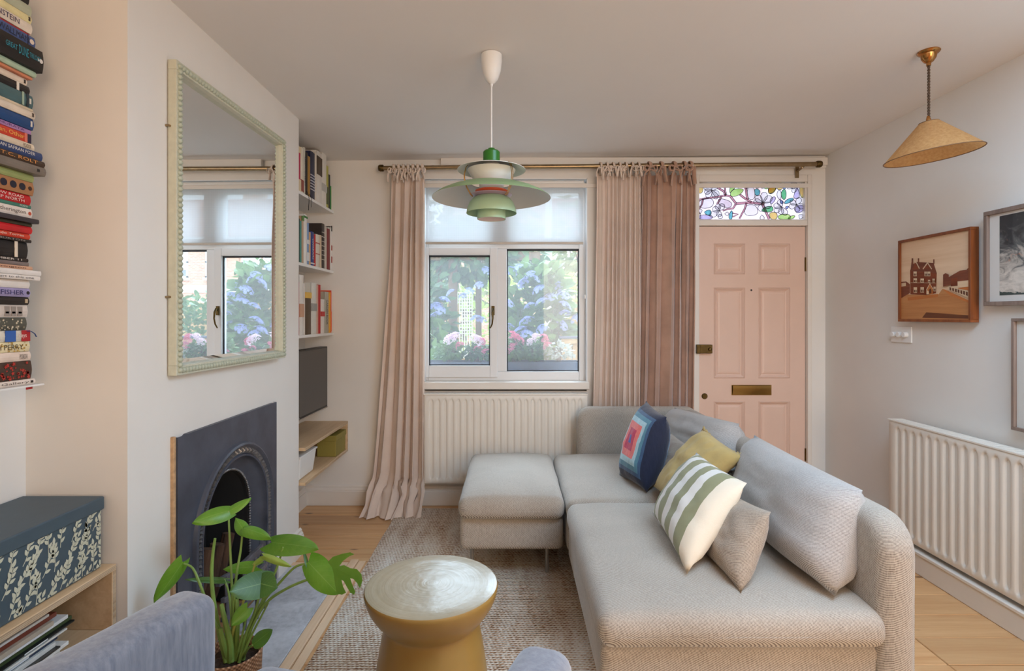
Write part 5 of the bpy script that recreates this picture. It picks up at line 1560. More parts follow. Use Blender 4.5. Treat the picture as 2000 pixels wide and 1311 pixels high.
def curtain(name, label, xt, xbm, zb, nf, m, dep=0.045, y0=YR + 0.012, puddle=0.0, seed=0, ztop=None, tiem=None, tl=0.06, ties=None, fore=0.0, pinchw=1.0):
    """hanging cloth: folds gathered at the top, opening out lower down, optional puddle on the floor"""
    cx = (xt[0] + xt[1]) / 2
    zt = (ztop or rodz(cx) - 0.045)
    t = thing(name, label, 'curtain', (cx, y0, zb))
    rr = random.Random(seed)
    ph = [rr.uniform(-0.9, 0.9) for _ in range(nf + 3)]
    am = [rr.uniform(0.55, 1.25) for _ in range(nf + 3)]
    wd = [rr.choice((0.6, 0.8, 1.0, 1.25)) for _ in range(nf)]
    cum = [0]
    for q in wd: cum.append(cum[-1] + q)
    def warp(u):
        a = u * cum[-1]
        for i in range(nf):
            if a <= cum[i + 1] + 1e-9:
                return i + (a - cum[i]) / wd[i]
        return nf
    total = zt - zb
    def fn(u, v):
        z = zt - total * min(1, v)
        k = warp(u)
        i = min(int(k), nf - 1)
        f_ = k - i
        a_ = am[i] * (1 - f_) + am[i + 1] * f_
        g = 2 * math.pi * k + ph[i] * 0.5 * math.sin(v * 3 + i) + 0.8 * mnoise.noise(V((u * 4, v * 2.2, seed)))
        x0_ = xt[0] + (xbm[0] - xt[0]) * v ** 1.6
        x1_ = xt[1] + (xbm[1] - xt[1]) * v ** 1.6
        ln = dep * (0.5 + 0.5 * min(1, v * 5)) * a_
        x = x0_ + (x1_ - x0_) * u + 0.010 * math.sin(2 * g) * a_
        y = y0 + ln * math.sin(g) + 0.012 * mnoise.noise(V((u * 7, v * 5, seed + 3)))
        if v < 0.12:
            z -= 0.02 * (0.5 - 0.5 * math.cos(2 * math.pi * k)) * (1 - v / 0.12)
        if puddle and v > 0.9:
            q = (v - 0.9) / 0.1
            y -= q * q * puddle
            z += 0.05 * math.sin(math.pi * q) * (0.4 + mnoise.noise(V((u * 16, v * 40, 2))))
            x += 0.05 * q * mnoise.noise(V((u * 9, v * 40, 7))) - 0.02 * q * (1 - u)
            y -= 0.05 * q * mnoise.noise(V((u * 11, v * 30, 12)))
            z = max(z, zb + 0.003)
        return V((x, y - fore * v, z))
    mb = MB()
    mb.grid(nf * 10, 46, fn, uv=True)
    mb.build('panel', m, t, smooth='full')
    tiem = tiem or m
    for x_ in (ties or [xt[0] + (xt[1] - xt[0]) * (i + 0.5) / 7 for i in range(7)]):
        z_ = rodz(x_)
        b = MB()
        loop = [V((x_ + 0.002 * k / 3, YR + 0.023 * math.cos(a), z_ + 0.023 * math.sin(a))) for k, a in enumerate([2 * math.pi * j / 14 + 1.5 * math.pi for j in range(15)])]
        b.tube(loop, tl * 0.16, 6, flat=0.35)
        b.tube([(x_, YR - 0.006, z_ - 0.022), (x_, YR - 0.002, zt + 0.005), (x_, YR + 0.01, zt - 0.015)], tl * 0.14, 6, flat=0.5)
        for sgn in (-1, 1):
            L = tl * rr.uniform(0.8, 1.35)
            s_ = sgn * rr.uniform(0.2, 0.55)
            knot = V((x_, YR - 0.028, z_ - 0.024))
            pts = [knot + V((s_ * L * 0.9 * q + 0.004 * math.sin(6 * q), -0.012 * math.sin(math.pi * q), 0.022 * math.sin(math.pi * q * 0.9) * (1 if rr.random() > .5 else .4) - L * 1.0 * q * q)) for q in (0, .17, .34, .5, .67, .84, 1)]
            b.tube(pts, tl * 0.15, 6, flat=0.3)
            if rr.random() > 0.35:
                bow = [knot + V((sgn * tl * 0.42 * math.sin(math.pi * q), -0.006 - 0.012 * math.sin(math.pi * q), 0.016 * math.sin(2 * math.pi * q) - 0.01 * q)) for q in [j / 9 for j in range(10)]]
                b.tube(bow, tl * 0.13, 6, flat=0.35)
        b.build('tie', tiem, t, smooth='full')
    return t
LINEN = cloth('pink_beige_linen', S(240, 219, 203), 0.05, 0.18, 600, 0.1, 0.35)
LINENT = cloth('pink_beige_linen_tie', S(240, 222, 207), 0.05, 0.12, 600, 0.1, 0.3)
VELC = cloth('dusty_rose_velvet', S(190, 152, 130), 0.14, 0.03, 240, 0.7, 0.25)
px2x = lambda px, y=YR: (px - 1000) * y / F
curtain('linen_curtain', 'pale pink beige linen curtain puddled on the floor left of the window', (px2x(764), px2x(829)), (px2x(722), px2x(830)), 0.004, 5, LINEN, 0.032, seed=3, puddle=0.20, tiem=LINENT, tl=0.070)
curtain('linen_curtain', 'pale linen curtain between the window and the velvet curtain', (px2x(1166), px2x(1252)), (px2x(1152), px2x(1250)), 0.02, 9, LINEN, 0.024, seed=5, tiem=LINENT, tl=0.066)
curtain('velvet_curtain', 'dusty rose brown velvet curtain beside the front door', (px2x(1254), px2x(1360)), (px2x(1240), px2x(1352)), 0.02, 6, VELC, 0.036, seed=12, tl=0.105, ties=[px2x(q) for q in (1268, 1291, 1316, 1336, 1348)])

# roller blind, half lowered, sheer weave
m, nt, out = nt_new('sheer_blind_weave')
t = nt.nodes.new('ShaderNodeTexCoord')
s = nd(nt, 'SeparateXYZ', {0: t.outputs['Object']})
w1_ = mth(nt, 'SINE', mth(nt, 'MULTIPLY', s.outputs[0], 900.0))
w2_ = mth(nt, 'SINE', mth(nt, 'MULTIPLY', s.outputs[2], 900.0))
hole = mth(nt, 'MULTIPLY_ADD', mth(nt, 'ADD', w1_, w2_), 0.05, 0.12)
tl_ = nd(nt, 'BsdfTranslucent', {'Color': (0.42, 0.43, 0.44, 1)})
df = nd(nt, 'BsdfDiffuse', {'Color': (0.88, 0.87, 0.86, 1)})
ml = nd(nt, 'MixShader', {0: 0.45, 1: tl_.outputs[0], 2: df.outputs[0]})
tr = nd(nt, 'BsdfTransparent', {'Color': (1, 1, 1, 1)})
mx = nd(nt, 'MixShader', {0: hole, 1: ml.outputs[0], 2: tr.outputs[0]})
nt.links.new(mx.outputs[0], out.inputs[0])
rbl = thing('roller_blind', 'sheer white roller blind half lowered over the window', 'blind', (0, 3.80, 1.85))
bz = CZ - (473 - 620) * 3.80 / F
MB().add([(WX0 + 0.012, 3.803, bz), (WX1 - 0.03, 3.803, bz), (WX1 - 0.03, 3.803, 2.262), (WX0 + 0.012, 3.803, 2.262)], [(0, 1, 2, 3)])
q = MB(); q.add([(WX0 + 0.012, 3.803, bz), (WX1 - 0.03, 3.803, bz), (WX1 - 0.03, 3.803, 2.262), (WX0 + 0.012, 3.803, 2.262)], [(0, 1, 2, 3)])
q.build('blind_fabric', m, rbl)
BX('bottom_bar', mat('blind_bar', S(206, 196, 184), 0.5), rbl, WX0 + 0.010, WX1 - 0.028, 3.797, 3.809, bz - 0.016, bz + 0.002, bevel=0.004)
MB().tube([(WX0 + 0.008, 3.803, 2.272), (WX1 - 0.026, 3.803, 2.272)], 0.017, 14).build('roller', WHITE, rbl, smooth=True)
ch = MB()
for k in range(50):
    z_ = 1.50 + 0.76 * k / 50
    ch.lathe([(0, -0.002), (0.002, 0), (0, 0.002)], (WX1 - 0.016, 3.800, z_), 6)
ch.tube([(WX1 - 0.016, 3.80, 1.46), (WX1 - 0.016, 3.80, 2.26)], 0.0007, 4)
ch.lathe([(0, -0.02), (0.006, -0.016), (0.006, 0.006), (0.002, 0.01)], (WX1 - 0.016, 3.80, 1.47), 10)
ch.build('bead_chain', WHITE, rbl, smooth=True)

# ================================================================== RADIATORS
def radiator(label, org, along, nrm, L, H, pitch, d=0.06, pipes=(0, 1)):
    """fluted steel panel; org = lower corner of the front face, along = unit run, nrm = towards the room"""
    org, along, nrm = V(org), V(along), V(nrm)
    up = V((0, 0, 1))
    r = thing('radiator', label, 'radiator', tuple(org + along * L / 2))
    nfl = int((L - 0.05) / pitch)
    marg = (L - nfl * pitch) / 2
    us = [0, 0.004]
    for i in range(nfl):
        for f_ in (0.10, 0.22, 0.34, 0.5, 0.66, 0.78, 0.90):
            us.append(marg + (i + f_) * pitch)
    us += [L - 0.004, L]
    vs = [0, 0.004, 0.028, 0.034, 0.040, 0.050, 0.064, H / 2, H - 0.064, H - 0.050, H - 0.040, H - 0.034, H - 0.028, H - 0.004, H]
    def hfn(u, v):
        if u < 0.003 or u > L - 0.003 or v < 0.003 or v > H - 0.003: return -0.004
        k = (u - marg) / pitch
        if k < 0 or k > nfl: return 0
        f_ = abs((k - math.floor(k)) - 0.5) / 0.5
        e = min(v, H - v)
        en = min(1, max(0, (e - 0.030) / 0.03))
        ww = 0.62 * math.sqrt(max(0, 1 - (1 - en) ** 2))
        if ww <= 0.01 or f_ > ww: return 0
        return -0.011 * math.cos(f_ / ww * math.pi / 2) ** 0.8
    mb = MB()
    nu = len(us)
    mb.add([org + along * u + up * v + nrm * hfn(u, v) for v in vs for u in us],
           [(j * nu + i, j * nu + i + 1, (j + 1) * nu + i + 1, (j + 1) * nu + i) for j in range(len(vs) - 1) for i in range(nu - 1)])
    c = org + along * L / 2 + up * H / 2 - nrm * (d / 2 + 0.004)
    mb.obox(c, along * (L / 2), up * (H / 2), nrm * (d / 2 - 0.004))
    mb.build('panel', RADM, r, smooth=True, angle=50)
    g = MB()
    g.obox(org + along * L / 2 + up * (H + 0.004) - nrm * (d / 2), along * (L / 2 + 0.003), up * 0.004, nrm * (d / 2 + 0.004))
    for k in range(int(L / 0.03)):
        g.obox(org + along * (0.02 + 0.03 * k) + up * (H + 0.0085) - nrm * (d / 2), along * 0.011, up * 0.0008, nrm * (d / 2 - 0.012))
    g.build('top_grille', RADM, r, bevel=0.002)
    for s_ in [(0.02, L - 0.02)[k] for k in pipes]:
        MB().tube([org + along * s_ + up * 0.03 - nrm * d * 0.5, org + along * s_ - nrm * d * 0.5 - up * 0.03, org + along * s_ - nrm * d * 0.5 - up * (org.z - (0.0 if abs(nrm.y) > .5 else 0.112) - 0.004)], 0.007, 8).build('pipe', WHITE, r)
    for s_ in (0.2, L - 0.2):
        q = org + along * s_ - nrm * (d + 0.012) + up * H / 2
        MB().obox(q, along * 0.02, up * 0.2, nrm * 0.014).build('wall_bracket', RADM, r)
radiator('long cream panel radiator under the window', (-0.604, 3.692, 0.178), (1, 0, 0), (0, -1, 0), 1.122, 0.608, 0.0465, pipes=(1,))
radiator('long cream panel radiator along the right wall', (2.090, 2.985, 0.138), (0, -1, 0), (-1, 0, 0), 1.75, 0.612, 0.0535, 0.075)

# ================================================================== PENDANT LAMPS
ph = thing('pendant_lamp', 'layered green and white metal pendant lamp hanging before the window', 'lamp', (-0.087, 2.28, zc(-0.087)))
C0 = V((-0.087, 2.28, 0))
PWHITE = mat('lamp_white', S(236, 234, 230), 0.45, var=0.01)
PG1 = mat('lamp_bottle_green', S(40, 112, 28), 0.3, var=0.03)
PG2 = mat('lamp_mid_green', S(136, 158, 112), 0.45, var=0.03)
PG3 = mat('lamp_pale_green', S(178, 210, 176), 0.45, var=0.02)
PGREY = mat('lamp_soft_white', S(214, 214, 210), 0.5, var=0.01)
PORA = mat('lamp_orange_red', S(250, 108, 60), 0.4, var=0.03)
PPUR = mat('lamp_lilac', S(196, 170, 190), 0.3, var=0.03)
cz_ = zc(-0.087)
MB().lathe([(0.0, cz_), (0.038, cz_), (0.044, cz_ - 0.004), (0.0445, cz_ - 0.03), (0.040, cz_ - 0.07), (0.028, cz_ - 0.105), (0.013, cz_ - 0.123), (0.006, cz_ - 0.127), (0.005, cz_ - 0.138), (0.0, cz_ - 0.138)], C0, 40).build('ceiling_cup', PWHITE, ph, smooth=True)
MB().tube([C0 + V((0, 0, cz_ - 0.13)), C0 + V((0, 0, 2.02))], 0.0032, 8).build('cord', PWHITE, ph, smooth=True)
MB().lathe([(0.0, 2.037), (0.014, 2.036), (0.016, 2.028), (0.030, 2.026), (0.0355, 2.020), (0.0355, 1.978), (0.0, 1.976)], C0, 40).build('top_cap', PG1, ph, smooth=True)
def shell(pts, th=0.0015):
    return pts + [(max(r - 0.0002, 0), z - th) for r, z in reversed(pts)]
# upper reflector: flares outward and turns down
MB().lathe(shell([(0.034, 1.972), (0.060, 1.967), (0.095, 1.959), (0.125, 1.951), (0.1445, 1.944)]), C0, 64).build('upper_shade', PWHITE, ph, smooth=True)
MB().lathe(shell([(0.102, 1.944), (0.086, 1.918), (0.070, 1.900), (0.056, 1.890)]), C0, 48).build('upper_reflector', PWHITE, ph, smooth=True)
MB().lathe([(0.034, 1.975), (0.050, 1.93), (0.052, 1.88), (0.052, 1.846), (0.0, 1.846)], C0, 40).build('inner_cylinder', PWHITE, ph, smooth=True)
# main shade, green over, white under
pr = [(0.086, 1.8860), (0.110, 1.8820), (0.150, 1.8720), (0.190, 1.8580), (0.225, 1.8415), (0.249, 1.8250)]
MB().lathe([(r, z + 0.0012) for r, z in pr] + [(0.2505, 1.8235)], C0, 80).build('main_shade_top', PG2, ph, smooth=True)
MB().lathe([(0.2505, 1.8235)] + [(r, z - 0.0006) for r, z in reversed(pr)], C0, 80).build('main_shade_underside', PGREY, ph, smooth=True)
MB().lathe(shell([(0.046, 1.838), (0.058, 1.840), (0.066, 1.848), (0.069, 1.856)]), C0, 48).build('orange_ring', PORA, ph, smooth=True)
MB().lathe(shell([(0.050, 1.829), (0.070, 1.834), (0.087, 1.840)]), C0, 48).build('lilac_reflector', PPUR, ph, smooth=True)
MB().lathe(shell([(0.040, 1.836), (0.060, 1.8335), (0.078, 1.824), (0.093, 1.806), (0.102, 1.785), (0.1065, 1.762)]), C0, 64).build('lower_bowl', PG3, ph, smooth=True)
MB().lathe([(0.058, 1.80), (0.0595, 1.76), (0.0605, 1.736), (0.059, 1.7355), (0.055, 1.75), (0.050, 1.77), (0.0, 1.775)], C0, 48).build('bottom_cup', PG3, ph, smooth=True)
MB().lathe([(0.058, 1.7365), (0.050, 1.745), (0.03, 1.752), (0.0, 1.754)], C0, 40).build('diffuser_inner', mat('lamp_pinkish_white', S(226, 206, 200), 0.4), ph, smooth=True)
for a in (200, 318, 80):
    ar = math.radians(a)
    d = V((math.cos(ar), math.sin(ar), 0))
    for off in (-0.004, 0.004):
        sd = V((-d.y, d.x, 0)) * off
        pts = [C0 + sd + d * r + V((0, 0, z)) for r, z in ((0.100, 1.962), (0.112, 1.945), (0.119, 1.915), (0.117, 1.888), (0.108, 1.862), (0.092, 1.836), (0.082, 1.826))]
        MB().tube(pts, 0.0016, 6).build('brass_strut', PBRASS, ph, smooth=True)

p2 = thing('pendant_lamp', 'amber cone shade pendant lamp on twisted brown flex at right', 'lamp', (1.775, 2.29, zc(1.775)))
cz2 = zc(1.775)
C1 = V((1.775, 2.29, 0))
def sagged(z): return C1 + V((0, 0, z))
LB = mat('lamp_aged_brass', S(176, 124, 70), 0.2, 1.0, var=0.1, vs=30)
MB().lathe([(0, cz2), (0.040, cz2), (0.042, cz2 - 0.004), (0.038, cz2 - 0.010), (0.030, cz2 - 0.014), (0.027, cz2 - 0.030), (0.018, cz2 - 0.044), (0.009, cz2 - 0.050), (0.0085, cz2 - 0.062), (0, cz2 - 0.063)], C1, 40).build('ceiling_rose', LB, p2, smooth=True)
zt2 = 2.172
fx = mat('brown_braid', S(84, 62, 44), 0.8, var=0.2, vs=200)
for k in range(2):
    pts = []
    for i in range(73):
        t = i / 72
        a = 2 * math.pi * 9 * t + math.pi * k
        pts.append(C1 + V((0.0030 * math.cos(a), 0.0030 * math.sin(a), cz2 - 0.058 + (zt2 - cz2 + 0.058) * t)))
    MB().tube(pts, 0.0030, 6).build('twisted_flex', fx, p2, smooth=True)
tilt = Matrix.Rotation(math.radians(-6.5), 3, 'Y')
C2 = C1 + V((0, 0, 2.155))
MB().lathe([(0, 0.022), (0.005, 0.022), (0.009, 0.008), (0.010, -0.002), (0.0145, -0.004), (0.0145, -0.060), (0, -0.062)], C2, 24, M=tilt).build('lamp_holder', LB, p2, smooth=True)
m, nt, out = nt_new('amber_parchment')
n = nz(nt, coords(nt, 'Object', (90, 90, 90)), 1.0, 3)
c = ramp(nt, n, [(0.3, S(206, 156, 100)), (0.7, S(226, 180, 122))])
b1_ = nd(nt, 'BsdfPrincipled', {'Base Color': c, 'Roughness': 0.6})
b2_ = nd(nt, 'BsdfTranslucent', {'Color': c})
b3_ = nd(nt, 'BsdfTransparent', {'Color': c})
k1 = nd(nt, 'MixShader', {0: 0.45, 1: b1_.outputs[0], 2: b2_.outputs[0]})
nt.links.new(nd(nt, 'MixShader', {0: 0.22, 1: k1.outputs[0], 2: b3_.outputs[0]}).outputs[0], out.inputs[0])
MB().lathe([(0.035, -0.004), (0.174, -0.146)], C2, 72, M=tilt).build('shade', m, p2, smooth=True)
RIM = mat('shade_rim', S(110, 78, 50), 0.6)
for r_, z_ in ((0.035, -0.004), (0.174, -0.146)):
    MB().tube([C2 + tilt @ V((r_ * math.cos(a), r_ * math.sin(a), z_)) for a in [2 * math.pi * k / 64 for k in range(65)]], 0.0018, 6, caps=False).build('shade_ring', RIM, p2, smooth=True)
g = MB()
for k in range(3):
    a = 2 * math.pi * k / 3
    g.tube([C2 + tilt @ V((0.012 * math.cos(a), 0.012 * math.sin(a), -0.006)), C2 + tilt @ V((0.035 * math.cos(a), 0.035 * math.sin(a), -0.004))], 0.0015, 5)
g.build('spider', LB, p2)
MB().lathe([(0, -0.062), (0.012, -0.064), (0.016, -0.08), (0.014, -0.10), (0, -0.108)], C2, 20, M=tilt).build('bulb', mat('lamp_bulb', S(240, 236, 226), 0.2), p2, smooth=True)

# ================================================================== RIGHT WALL PICTURES AND SWITCH
def picture_frame(name, label, y0, y1, z0, z1, xf, fwid, depth, fm, tilt_=0.0):
    """y0 is the far edge (left in view), frame face at xf facing -X"""
    t = thing(name, label, 'picture', (XR, (y0 + y1) / 2, z0))
    for i, b in enumerate(((y1, y0, z0, z0 + fwid), (y1, y0, z1 - fwid, z1), (y0 - fwid, y0, z0 + fwid, z1 - fwid), (y1, y1 + fwid, z0 + fwid, z1 - fwid))):
        BX('frame_rail', fm, t, xf, xf + depth, min(b[0], b[1]), max(b[0], b[1]), b[2], b[3], bevel=0.0012, seg=1)
    return t
# marquetry town picture
MW = wood('walnut_frame', S(150, 84, 40), S(112, 56, 26), 2, 1.2, 0.4)
ya_, yb_ = 3.010, 2.532
za_, zb_ = 1.296, 1.748
xf = 2.160
pm = picture_frame('marquetry_picture', 'inlaid wood picture of a gabled house and street on the right wall', ya_, yb_, za_, zb_, xf, 0.014, 0.040, MW)
def mq(u, v, d=0.0):                       # crop pixels of the photograph's picture -> panel point
    # crop x 82..965 maps far->near edge, with perspective; work in photo pixels
    px, py = 1745 + u * 170 / 1087, 435 + v * 205 / 1311
    x_ = xf + 0.010 - d
    y_ = x_ * F / (px - 1000)
    return V((x_, y_, CZ - (py - 620) * y_ / F))
def veneer(name, a, b, ax=1, sc=1.0): return wood(name, a, b, ax, sc, 0.45)
SKY_ = veneer('maple_veneer', S(240, 208, 174), S(224, 186, 148), 1, 0.6)
BX('panel', SKY_, pm, xf + 0.010, xf + 0.016, yb_ + 0.012, ya_ - 0.012, za_ + 0.012, zb_ - 0.012)
vd = [0]
def inlay(pts, m, name='inlay'):
    vd[0] += 1
    d = 0.0004 + 0.00012 * vd[0]
    MB().poly([mq(a, b, d) for a, b in pts], (0.0003, 0, 0)).build(name, m, pm)
V1 = veneer('mahogany_veneer', S(140, 66, 32), S(112, 48, 22), 1, 2.0)
V2 = veneer('roof_veneer', S(132, 70, 44), S(100, 48, 30), 1, 2.0)
V3 = veneer('street_veneer', S(216, 152, 94), S(184, 116, 62), 1, 0.8)
V4 = veneer('pale_veneer', S(226, 200, 166), S(212, 180, 144), 1, 1.0)
V5 = veneer('orange_veneer', S(204, 124, 62), S(180, 100, 46), 1, 1.0)
V6 = veneer('dark_veneer', S(110, 60, 32), S(84, 42, 22), 1, 1.0)
inlay([(90, 880), (215, 900), (560, 900), (610, 830), (700, 880), (960, 1010), (965, 1235), (85, 1205)], V3)
inlay([(610, 830), (640, 835), (960, 980), (960, 1010), (700, 905)], V5)
inlay([(175, 935), (560, 890), (550, 930), (180, 975)], V5)
inlay([(85, 740), (160, 735), (205, 770), (205, 880), (85, 950)], V2); inlay([(100, 755), (155, 750), (155, 790), (100, 800)], V4)
inlay([(360, 1185), (410, 1120), (950, 1160), (945, 1200), (365, 1188)], V6)
inlay([(208, 590), (540, 630), (530, 880), (410, 905), (212, 895)], V1)
inlay([(215, 580), (225, 495), (262, 520), (290, 490), (500, 505), (542, 635), (208, 600)], V2)
inlay([(228, 445), (246, 445), (246, 520), (226, 520)], V2); inlay([(305, 445), (320, 445), (320, 500), (305, 500)], V2); inlay([(497, 458), (511, 458), (511, 515), (497, 515)], V2)
inlay([(265, 500), (325, 580), (240, 585)], V1); inlay([(425, 500), (475, 585), (370, 580)], V1)
for a in (((288, 492), (328, 570), (320, 580), (280, 500)), ((425, 490), (480, 575), (474, 585), (421, 505)), ((425, 490), (365, 575), (372, 585), (430, 505)), ((455, 755), (497, 830), (488, 838), (450, 770)), ((455, 755), (410, 835), (418, 842), (460, 770))):
    inlay(list(a), V4)
inlay([(455, 768), (492, 835), (490, 890), (415, 895), (418, 840)], V5); inlay([(443, 885), (445, 840), (460, 820), (474, 840), (474, 885)], V6); inlay([(412, 840), (440, 860), (440, 895), (412, 898)], V4)
for (a, b, w_, h_) in ((250, 610, 40, 58), (386, 612, 34, 56), (424, 612, 36, 56), (250, 695, 44, 52), (337, 697, 44, 50), (432, 715, 26, 32), (486, 700, 30, 46), (252, 808, 42, 70), (337, 806, 44, 68), (500, 800, 28, 58)):
    inlay([(a, b), (a + w_, b), (a + w_, b + h_), (a, b + h_)], V4, 'window_inlay')
    for q in (0.12, 0.56):
        inlay([(a + w_ * q, b + h_ * .45), (a + w_ * (q + .32), b + h_ * .45), (a + w_ * (q + .32), b + h_ * .9), (a + w_ * q, b + h_ * .9)], V6, 'window_inlay')
inlay([(215, 748), (525, 752), (525, 757), (215, 753)], V4)
inlay([(620, 650), (650, 630), (690, 650), (690, 680), (830, 600), (910, 590), (935, 565), (938, 720), (620, 800)], V2)
inlay([(720, 700), (800, 680), (800, 790), (715, 800)], V1); inlay([(800, 735), (935, 720), (938, 800), (805, 812)], V4)
inlay([(680, 800), (800, 790), (938, 855), (940, 945), (800, 880), (680, 835)], V4)
for q in range(7): inlay([(700 + 34 * q, 806 + 9 * q), (722 + 34 * q, 812 + 9 * q), (722 + 34 * q, 850 + 11 * q), (700 + 34 * q, 838 + 11 * q)], V6, 'window_inlay')
inlay([(805, 815), (938, 800), (938, 845), (810, 825)], V5)

# abstract picture in a grey wood frame
GF = wood('grey_oak_frame', S(150, 130, 118), S(118, 98, 86), 2, 1.4, 0.5)
xf = 2.168
ab = picture_frame('abstract_picture', 'grey framed stormy abstract picture with white mount on the right wall', 2.474, 1.86, 1.372, 1.803, xf, 0.019, 0.030, GF)
BX('mount_board', mat('mount_white', S(226, 222, 216), 0.7, var=0.01), ab, xf + 0.014, xf + 0.020, 1.875, 2.458, 1.388, 1.787)
m, nt, out = nt_new('stormy_paint')
t = nt.nodes.new('ShaderNodeTexCoord')
s = nd(nt, 'SeparateXYZ', {0: t.outputs['Object']})
hz = mth(nt, 'MULTIPLY_ADD', s.outputs[2], 3.4, -4.95)
sw = nz(nt, nd(nt, 'Mapping', {'Vector': t.outputs['Object'], 'Rotation': (0.7, 0, 0), 'Scale': (4, 7, 12)}).outputs[0], 1.3, 7, 0.62, 1.8)
f = mth(nt, 'ADD', sw, mth(nt, 'MULTIPLY', mth(nt, 'SUBTRACT', hz, 0.35), -0.55))
c = ramp(nt, f, [(0.22, S(44, 50, 54)), (0.40, S(96, 98, 98)), (0.50, S(176, 168, 158)), (0.66, S(226, 216, 204)), (0.9, S(188, 178, 166))])
ff = nz(nt, nd(nt, 'Mapping', {'Vector': t.outputs['Object'], 'Scale': (3, 12, 20)}).outputs[0], 1.0, 4)
c = mix(nt, ramp(nt, ff, [(0.60, (0, 0, 0, 1)), (0.68, (0.7, 0.7, 0.7, 1))]), c, S(206, 120, 80))
low = mth(nt, 'LESS_THAN', mth(nt, 'ADD', s.outputs[2], mth(nt, 'MULTIPLY', sw, 0.05)), 1.457)
c = mix(nt, low, c, S(58, 74, 70))
finish(nt, out, c, 0.7)
BX('painting', m, ab, xf + 0.0132, xf + 0.0138, 1.90, 2.405, 1.418, 1.772)
PG = glass('picture_glass', (1, 1, 1, 1), 0.0)
BX('glazing', PG, ab, xf + 0.008, xf + 0.0095, 1.876, 2.457, 1.389, 1.786)
ab2 = picture_frame('blank_picture', 'grey framed pale picture below the stormy abstract', 2.337, 1.90, 0.832, 1.316, xf, 0.014, 0.030, GF)
BX('pale_print', mat('pale_print_paper', S(224, 222, 216), 0.7, var=0.02), ab2, xf + 0.014, xf + 0.020, 1.912, 2.325, 0.844, 1.304)
BX('glazing', PG, ab2, xf + 0.008, xf + 0.0095, 1.913, 2.324, 0.845, 1.303)
# dimmer plate
sw_ = thing('dimmer_switch', 'white triple dimmer switch plate on the right wall by the door', 'switch', (XR, 3.05, 1.18))
BX('plate', WHITE, sw_, XR - 0.008, XR, 2.965, 3.122, 1.178, 1.268, bevel=0.002)
for y_ in (3.09, 3.045, 3.0):
    MB().lathe([(0, 0.020), (0.013, 0.020), (0.0145, 0.018), (0.016, 0.0), (0, 0)], (XR - 0.008, y_, 1.223), 20, M=Matrix.Rotation(-math.pi / 2, 3, 'Y')).build('dimmer_knob', WHITE, sw_, smooth=True)
MB().tube([(XR, 2.50, 1.66), (XR - 0.015, 2.50, 1.66)], 0.003, 8)
# ================================================================== OUTSIDE
GZ = -0.15
gr = struct(BX('ground_outside', mat('paving_pale', S(168, 160, 148), 0.9, var=0.15), None, -30, 40, YB + 0.16, 60, GZ - 0.1, GZ))
tag(gr, kind='structure')
def fol(name, a, b, tr=0.35):
    m, nt, out = nt_new(name)
    oi = nt.nodes.new('ShaderNodeTexCoord')
    n = nz(nt, oi.outputs['Object'], 5.0, 3)
    c = ramp(nt, n, [(0.3, a), (0.7, b)])
    d = nd(nt, 'BsdfPrincipled', {'Base Color': c, 'Roughness': 0.5, 'Specular IOR Level': 0.3})
    t = nd(nt, 'BsdfTranslucent', {'Color': c})
    nt.links.new(nd(nt, 'MixShader', {0: tr, 1: d.outputs[0], 2: t.outputs[0]}).outputs[0], out.inputs[0])
    return m
FG = fol('hydrangea_leaf', S(74, 110, 58), S(116, 148, 82))
FD = fol('ivy_leaf', S(66, 98, 60), S(104, 134, 88))
FY = fol('sunlit_leaf', S(170, 196, 96), S(206, 214, 130), 0.5)
FT = fol('tree_leaf', S(120, 130, 90), S(170, 174, 120))
BARK = mat('garden_bark', S(112, 92, 74), 0.9, var=0.25, vs=20)
def leafmesh(mb, c, d, n_, L, W, bend=0.2):
    d, n_ = V(d).normalized(), V(n_)
    s_ = d.cross(n_)
    s_ = s_.normalized() if s_.length > 1e-5 else d.orthogonal().normalized()
    n_ = s_.cross(d)
    o = [c, c + d * L * .35 + s_ * W + n_ * bend * W, c + d * L * .35 - s_ * W + n_ * bend * W, c + d * L * .75 + s_ * W * .7 - n_ * bend * L * .2, c + d * L * .75 - s_ * W * .7 - n_ * bend * L * .2, c + d * L - n_ * bend * L * .5, c + d * L * .4, c + d * L * .75 - n_ * bend * L * .25]
    mb.add(o, [(0, 1, 6), (0, 6, 2), (1, 3, 7, 6), (6, 7, 4, 2), (3, 5, 7), (7, 5, 4)])
